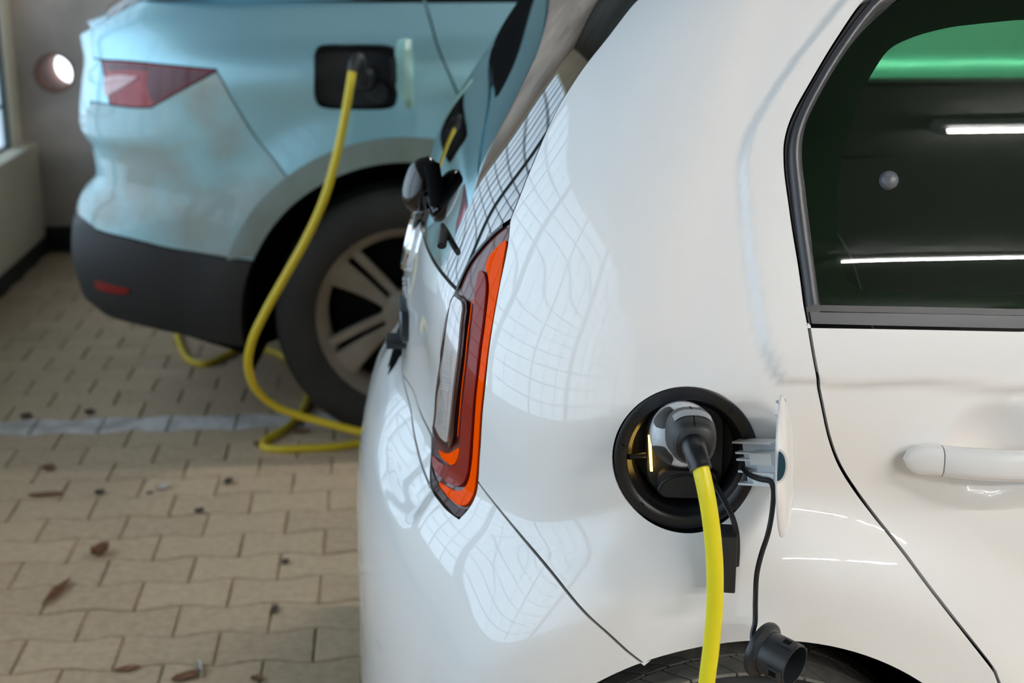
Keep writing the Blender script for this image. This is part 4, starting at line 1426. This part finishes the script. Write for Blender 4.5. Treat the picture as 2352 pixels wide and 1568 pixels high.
EN.panel('tailgate_lip', seq([(UT, lip_z), (UT - 0.028, lip_z + 0.032), (em, lip_z + 0.028)], emir([(UT, lip_z), (UT - 0.028, lip_z + 0.032)])[::-1]), M['mint'], suv, [], gap=0.001, grid=0.03, label='pale lip under the rear glass')
us2 = np.linspace(UF2, 2 * em - UF2, 140)
edge2 = EN.pos(us2, np.full_like(us2, 1.598))
cen2 = np.array([1.2, EN.Yc, 1.66])
lp2 = [edge2]
for k in (0.93, 0.8, 0.6, 0.3):
    q = cen2 + (edge2 - cen2) * k
    q[:, 2] = 1.598 + 0.065 * (1 - k**2.4)
    lp2.append(q)
mesh('roof', loft(lp2, False, False), M['mint'], suv, None, None, 60)
shell2 = seq([(UF2, 0.3), (UF2, 1.27), (em, 1.18), (em, 0.34)], e_arch)
EN.panel('inner_shell', seq([(UF2, 0.28), (UF2, 1.27), (0.6, 1.27), (UT, 1.18), (em, 1.18), (em, 0.36)], e_arch), M['black_void'], suv, [E_port], off=-0.03, gap=0, flange=0, grid=0.06, label='black inner body shell')

wheel(suv, EX, 4.155, EZ, 0.235, 0.262, -1, M['alloy'], M['tyre_dusty'], M['tyre_dusty'], 60, math.radians(134))

# charging port of the SUV
port2 = bpy.data.objects.new('charging_port', None)
COL.objects.link(port2)
port2.parent = suv
ep = np.array(E_port)
lpz = [EN.pos(ep[:, 0], ep[:, 1], o_) for o_ in (-0.002, -0.012, -0.05)]
mesh('port_wall', loft(lpz, False), M['black'], port2, None, None, 50)
EN.panel('port_back', E_port, M['black'], port2, [], off=-0.048, gap=-0.004, flange=0, grid=0.04)
sp = EN.px(836, 182)
sp3, sn3 = EN.pos(*sp), EN.nrm(*sp)
mesh('socket_ring', lathe([(0.034, -0.05), (0.036, -0.018), (0.033, -0.012), (0.028, -0.014), (0.026, -0.04)], sp3, sn3, 40), M['black_sat'], port2)
sp2 = EN.pos(*EN.px(866, 216))
mesh('fast_charge_cover', lathe([(0.034, -0.05), (0.034, -0.024), (0.030, -0.020), (0.0, -0.019)], sp2, sn3, 40), M['black'], port2, 'round black cover beside the socket')
flap2 = bpy.data.objects.new('charging_flap', None)
COL.objects.link(flap2)
flap2.parent = suv
h0, h1 = atY(912, 118, 3.975), atY(922, 235, 3.975)
fl = []
f_top0, f_bot0 = atY(907, 100, 3.972), atY(913, 222, 3.972)
dirf = np.array([0.024, -0.205, 0.0])
sect = []
thk = np.array([0.012, 0.006, 0])
for t in np.linspace(0, 1, 10):
    bulge = 0.020 * math.sin(PI * t)
    e = 0.028 * (1 - math.sqrt(max(0, 1 - max(0, (abs(t - 0.5) - 0.36) / 0.14) ** 2)))
    c_t = f_top0 + (f_bot0 - f_top0) * 0.0 + dirf * t + np.array([bulge, 0, 0])
    zt, zb = f_top0[2] + 0.012 + 0.018 * t - e, f_bot0[2] - 0.004 - 0.012 * t + e
    sect.append([(c_t[0], c_t[1], zb), (c_t[0], c_t[1], zt), (c_t[0] + thk[0], c_t[1] + thk[1], zt - 0.004), (c_t[0] + thk[0], c_t[1] + thk[1], zb + 0.004)])
mesh('flap_lid', loft(sect), M['mint_flap'], flap2, 'pale mint flap swung open', None, 30)
mesh('flap_hinge', box(f_top0[0] - 0.012, f_top0[0] + 0.004, 3.965, 4.01, f_bot0[2] + 0.04, f_top0[2] - 0.04, 0.003), M['black'], flap2)

# ================================================================== CHARGING CABLES
# near cable: plug in the white car
cab = thing('charging_cable', 'bright yellow charging cable with grey plug in the white car', 'cable', tuple(pc))
pb0 = loc(-0.001, 0.020, -0.012)
pb = atY(1571, 1003, 1.462)
ax1 = pb - pb0
al1 = np.linalg.norm(ax1)
ax1 = ax1 / al1
ax1 = np.array(pn) * 0.92 + np.array([0.03, 0, 0.10])
ax1 /= np.linalg.norm(ax1)
pb0 = pb - ax1 * 0.045
bell = [(0.030, -0.02), (0.0305, 0.006), (0.034, 0.010), (0.0362, 0.018), (0.0366, 0.030), (0.0352, 0.040), (0.0325, 0.048), (0.028, 0.0535), (0.020, 0.056), (0.0, 0.0565)]
mesh('plug_shell', lathe(bell, pb0, ax1, 64), M['plug_grey'], cab, 'pale grey plug shell', None, 60)
xx, yy_, aa = frame(ax1)
sgn = 1 if xx[0] > 0 else -1
for a0, a1 in ((112, 160), (196, 246), (22, 66), (-64, -20)):
    pr = [(0.0368, 0.0335), (0.0356, 0.0405), (0.0330, 0.0484), (0.0284, 0.0540), (0.0235, 0.0556)]
    if sgn < 0:
        a0, a1 = 180 - a1, 180 - a0
    V, Fc = [], []
    nn_ = 16
    x, y, a = frame(ax1)
    if y[2] < 0:
        y = -y
        x = x
    for i in range(nn_ + 1):
        t = i / nn_
        ang = math.radians(a0 + (a1 - a0) * t)
        # rounded patch: shrink the band towards both ends
        sh_ = math.sqrt(max(0.0, 1 - (2 * t - 1) ** 4))
        m0, hw_ = 2.0, 2.0 * sh_ + 0.02
        for k in range(5):
            f = m0 + (k / 4 * 2 - 1) * hw_
            i0 = min(int(f), 3)
            rr = pr[i0][0] + (pr[i0 + 1][0] - pr[i0][0]) * (f - i0)
            hh_ = pr[i0][1] + (pr[i0 + 1][1] - pr[i0][1]) * (f - i0)
            V.append(pb0 + a * (hh_ + 0.0003) + (x * math.cos(ang) + y * math.sin(ang)) * (rr + 0.0003))
    for i in range(nn_):
        for k in range(4):
            Fc.append([i * 5 + k, i * 5 + k + 1, (i + 1) * 5 + k + 1, (i + 1) * 5 + k])
    mesh('plug_inlay', (V, Fc), M['plug_dark'], cab, 'dark soft inlay on the plug shell', None, None)

g_pts = [atY(1578, 996, 1.475), atY(1582, 992, 1.440), atY(1586, 996, 1.412), atY(1590, 1005, 1.390), atY(1593, 1016, 1.374), atY(1594, 1023, 1.366)]
g_c = catmull(g_pts, 5)
g_r = np.interp(np.linspace(0, 1, len(g_c)), [0, 0.3, 0.65, 0.9, 1.0], [0.0245, 0.0265, 0.0250, 0.0215, 0.0185])


def squash(pts, rads, off=0.0, a_from=0, a_to=2 * PI, n=28, i0=0, i1=None):
    Pp, T, X = frames_along(pts)
    loops_ = []
    for i in range(i0, i1 if i1 is not None else len(Pp)):
        x = np.cross(np.array([0, 0, 1.0]), T[i])
        x = x / np.linalg.norm(x)
        y = np.cross(T[i], x)
        L = []
        full = abs(a_to - a_from - 2 * PI) < 1e-6
        for k in range(n + (0 if full else 1)):
            a = a_from + (a_to - a_from) * k / n
            c, s_ = math.cos(a), math.sin(a)
            wx, wy = math.copysign(abs(c) ** 0.8, c), math.copysign(abs(s_) ** 0.8, s_)
            L.append(Pp[i] + (x * wx + y * wy * 1.06) * (rads[i] + off))
        loops_.append(L)
    return loops_


gl_ = squash(g_c, g_r)
mesh('plug_grip', loft(gl_), M['plug_dark'], cab, 'charcoal soft grip of the plug', None, 50)
_x = np.cross(np.array([0, 0, 1.0]), frames_along(g_c)[1][10])
lb0, lb1 = (0.24 * PI, 0.76 * PI)
yv = np.cross(frames_along(g_c)[1][10], _x)
if yv[2] < 0:
    lb0, lb1 = -0.76 * PI, -0.24 * PI
mesh('plug_label', loft(squash(g_c, g_r, 0.0005, lb0, lb1, 14, 12, 18), False, False), M['plug_label'], cab, 'pale grey blank label plate', None, 50)
yl = 0.5 * PI if yv[2] > 0 else -0.5 * PI
mesh('grip_seam', loft(squash(g_c, g_r, 0.0003, yl - 0.012, yl + 0.012, 2, 2, len(g_c) - 1), False, False), M['black_void'], cab)
s_pts = catmull([atY(1594, 1023, 1.368), atY(1596, 1032, 1.356), atY(1600, 1046, 1.344), atY(1605, 1062, 1.336), atY(1610, 1078, 1.331)], 6)
s_r = np.interp(np.linspace(0, 1, len(s_pts)), [0, 0.08, 0.3, 0.9, 1.0], [0.0150, 0.0140, 0.0122, 0.0112, 0.0118])
mesh('strain_relief', tube(s_pts, s_r, 24), M['black_sat'], cab, 'black cable sleeve', None, 50)
c_pts = [atY(1605, 1062, 1.336), atY(1610, 1078, 1.331), atY(1618, 1112, 1.325), atY(1628, 1165, 1.320), atY(1637, 1235, 1.317), atY(1642, 1310, 1.316), atY(1641, 1400, 1.316), atY(1633, 1490, 1.316), atY(1622, 1580, 1.314)]
e = c_pts[-1]
c_pts += [np.array([e[0] - 0.01, 1.300, 0.40]), np.array([e[0] - 0.012, 1.270, 0.18]), np.array([e[0] + 0.01, 1.215, 0.045]), np.array([e[0] + 0.06, 1.12, 0.010]), np.array([e[0] + 0.25, 0.95, 0.009]), np.array([e[0] + 0.7, 0.75, 0.009]), np.array([e[0] + 1.4, 0.55, 0.009])]
mesh('cable', tube(catmull(c_pts, 10), 0.0088, 20), M['cable'], cab, 'bright yellow cable')

# far cable: plug in the mint car, loop on the pavers
cab2 = thing('charging_cable', 'long yellow charging cable hanging from the mint car and looping on the pavers', 'cable', tuple(sp3))
ps = sp3 + sn3 * -0.035
mesh('plug_shell', lathe([(0.024, 0.0), (0.030, 0.022), (0.031, 0.045), (0.027, 0.060), (0.018, 0.068), (0.0, 0.07)], ps, sn3, 40), M['plug_dark'], cab2, None, None, 60)
mesh('plug_band', lathe([(0.0312, 0.030), (0.0318, 0.036), (0.0315, 0.044)], ps, sn3, 40), M['plug_grey'], cab2, 'pale grey ring of the plug')
k1 = ps + sn3 * 0.06
k2 = atY(812, 148, 3.862)
grip = catmull([ps + sn3 * 0.05, ps + sn3 * 0.072 + np.array([-0.006, 0, 0.012]), k2 + np.array([0.012, 0.024, 0.012]), k2 + np.array([0.002, 0.008, 0.002]), k2 + np.array([-0.004, 0.0, -0.02])], 5)
mesh('plug_grip', tube(grip, np.linspace(0.022, 0.0135, len(grip)), 16), M['plug_dark'], cab2, None, None, 50)
F0 = 0.009
w = [k2 + np.array([0.002, 0.006, 0.004]), k2 + np.array([-0.004, 0, -0.02]), atY(802, 210, 3.852), atY(788, 290, 3.85), atY(770, 370, 3.85), atY(743, 460, 3.85), atY(705, 545, 3.85), atY(655, 635, 3.85), atY(610, 715, 3.86), atY(578, 785, 3.87), atY(570, 840, 3.89), atY(588, 893, 3.92), atY(632, 932, 3.95), atY(690, 955, 3.955), atY(760, 974, 3.945), atY(832, 993, 3.935)]
w += [np.array([0.10, 3.92, 0.030]), np.array([0.30, 3.88, 0.012]), np.array([0.50, 3.78, F0]), np.array([0.55, 3.66, F0]), np.array([0.44, 3.60, F0]), np.array([0.28, 3.70, F0]), np.array([0.13, 3.86, F0]), atZ(832, 1018, F0), atZ(775, 1026, F0), atZ(700, 1030, F0), atZ(640, 1032, F0)]
w += [atZ(608, 1027, F0), atZ(608, 1013, F0), atZ(640, 994, F0), atZ(676, 968, F0), atZ(700, 935, F0), atZ(708, 900, F0), atZ(697, 866, F0), atZ(672, 835, F0), atZ(640, 812, F0), atZ(600, 801, F0), atZ(555, 802, F0), atZ(515, 818, F0), atZ(470, 836, F0), atZ(438, 828, F0), atZ(417, 800, F0), atZ(408, 770, F0), atZ(404, 735, F0), atZ(395, 690, F0), atZ(360, 640, F0)]
mesh('cable', tube(catmull(w, 8), 0.0118, 14), M['cable_far'], cab2, 'golden yellow cable')

# ================================================================== LEAVES AND BITS ON THE PAVERS
def leaf(px, py, L, Wd, ang, m, label, curl=0.3, cat='leaf', name='dry_leaf'):
    p = atZ(px, py, 0.0)
    ca, sa = math.cos(ang), math.sin(ang)
    nu, nv = 9, 5
    V, Fc = [], []
    rnd = random.Random(int(px * 7 + py))
    ph = rnd.uniform(0, 6)
    for layer in (0, 1):
        for i in range(nu):
            t = i / (nu - 1) * 2 - 1
            hw = Wd / 2 * max(0.04, (1 - abs(t) ** 2.2)) ** 0.8 * (1 + 0.15 * math.sin(6 * t + ph))
            for j in range(nv):
                s_ = j / (nv - 1) * 2 - 1
                a, b = t * L / 2, s_ * hw
                z = 0.0012 + curl * Wd * (0.35 * s_ * s_ + 0.22 * (t + 0.2) ** 2 + 0.06 * math.sin(5 * t + 3 * s_ + ph)) + layer * 0.0009
                V.append((p[0] + ca * a - sa * b, p[1] + sa * a + ca * b, max(z, 0.0006 + layer * 0.0009)))
    q = nu * nv
    for i in range(nu - 1):
        for j in range(nv - 1):
            a = i * nv + j
            Fc.append([a, a + nv, a + nv + 1, a + 1])
            Fc.append([q + a, q + a + 1, q + a + nv + 1, q + a + nv])
    rim = [j for j in range(nv)] + [i * nv + nv - 1 for i in range(1, nu)] + [(nu - 1) * nv + j for j in range(nv - 2, -1, -1)] + [i * nv for i in range(nu - 2, 0, -1)]
    for a, b in zip(rim, rim[1:] + rim[:1]):
        Fc.append([a, b, q + b, q + a])
    o = mesh(name, (V, Fc), m, None, None, None, 60)
    me = o.data
    me.transform(Matrix.Translation((-p[0], -p[1], 0)))
    o.location = (p[0], p[1], 0)
    tag(o, label, cat, 'leaves and bits scattered on the pavers')
    return o


leaf(104, 1138, 0.088, 0.030, 0.06, M['leaf'], 'long reddish brown leaf, left of all the leaves on the pavers', 0.35)
leaf(231, 1272, 0.048, 0.046, 0.6, M['leaf'], 'crumpled orange brown leaf in the middle of the left pavers', 0.9)
leaf(229, 1133, 0.028, 0.03, 0.2, M['leaf_dark'], 'small dark leaf right beside the long reddish leaf', 0.4)
leaf(374, 1121, 0.042, 0.03, 0.75, M['leaf_pale'], 'pale whitish leaf on the pavers below the cable loop', 0.5)
leaf(344, 1133, 0.018, 0.012, 0.2, M['leaf_dark'], 'tiny dark chip at the tip of the pale leaf', 0.4, 'debris', 'leaf_chip')
leaf(525, 1110, 0.024, 0.04, 0.1, M['leaf_dark'], 'small upright dark leaf between pale leaf and white bumper', 0.5)
leaf(458, 1175, 0.024, 0.022, 0.1, M['leaf_dark'], 'small black pebble-like leaf below the pale leaf', 0.6)
leaf(133, 1362, 0.022, 0.135, -0.25, M['leaf'], 'narrow brown leaf lying in a cross joint at lower left', 0.12)
leaf(292, 1537, 0.052, 0.022, 0.25, M['leaf'], 'flat light brown chip of leaf near the bottom edge', 0.2)
leaf(428, 1556, 0.062, 0.03, 0.5, M['leaf'], 'torn brown leaf at the bottom edge next to white straw', 0.4)
leaf(457, 1540, 0.012, 0.07, 0.25, M['leaf_pale'], 'white bent straw at the bottom edge of the pavers', 0.3, 'debris', 'white_straw')
leaf(590, 1560, 0.026, 0.02, 0.1, M['leaf'], 'small orange leaf at the bottom edge, nearest the white bumper', 0.5)
leaf(631, 1402, 0.016, 0.045, -0.15, M['leaf_dark'], 'thin black leaf lying upright near the white bumper', 0.2)
leaf(655, 1292, 0.018, 0.028, -0.15, M['leaf_dark'], 'dark scrap of leaf in a joint above the thin black leaf', 0.3)
leaf(692, 992, 0.05, 0.032, 0.1, M['leaf'], 'reddish leaf inside the yellow cable loop', 0.3)
leaf(594, 1022, 0.03, 0.04, 0.1, M['leaf'], 'brown leaf at the tip of the yellow cable loop', 0.3)
leaf(60, 958, 0.034, 0.05, 0.1, M['leaf_dark'], 'dark leaf on the white line at the left edge', 0.3)
leaf(205, 948, 0.03, 0.045, 0.1, M['leaf_dark'], 'second dark leaf on the white line, further right', 0.3)
leaf(112, 1076, 0.03, 0.045, 0.0, M['leaf'], 'small brown leaf above the long reddish leaf', 0.3)
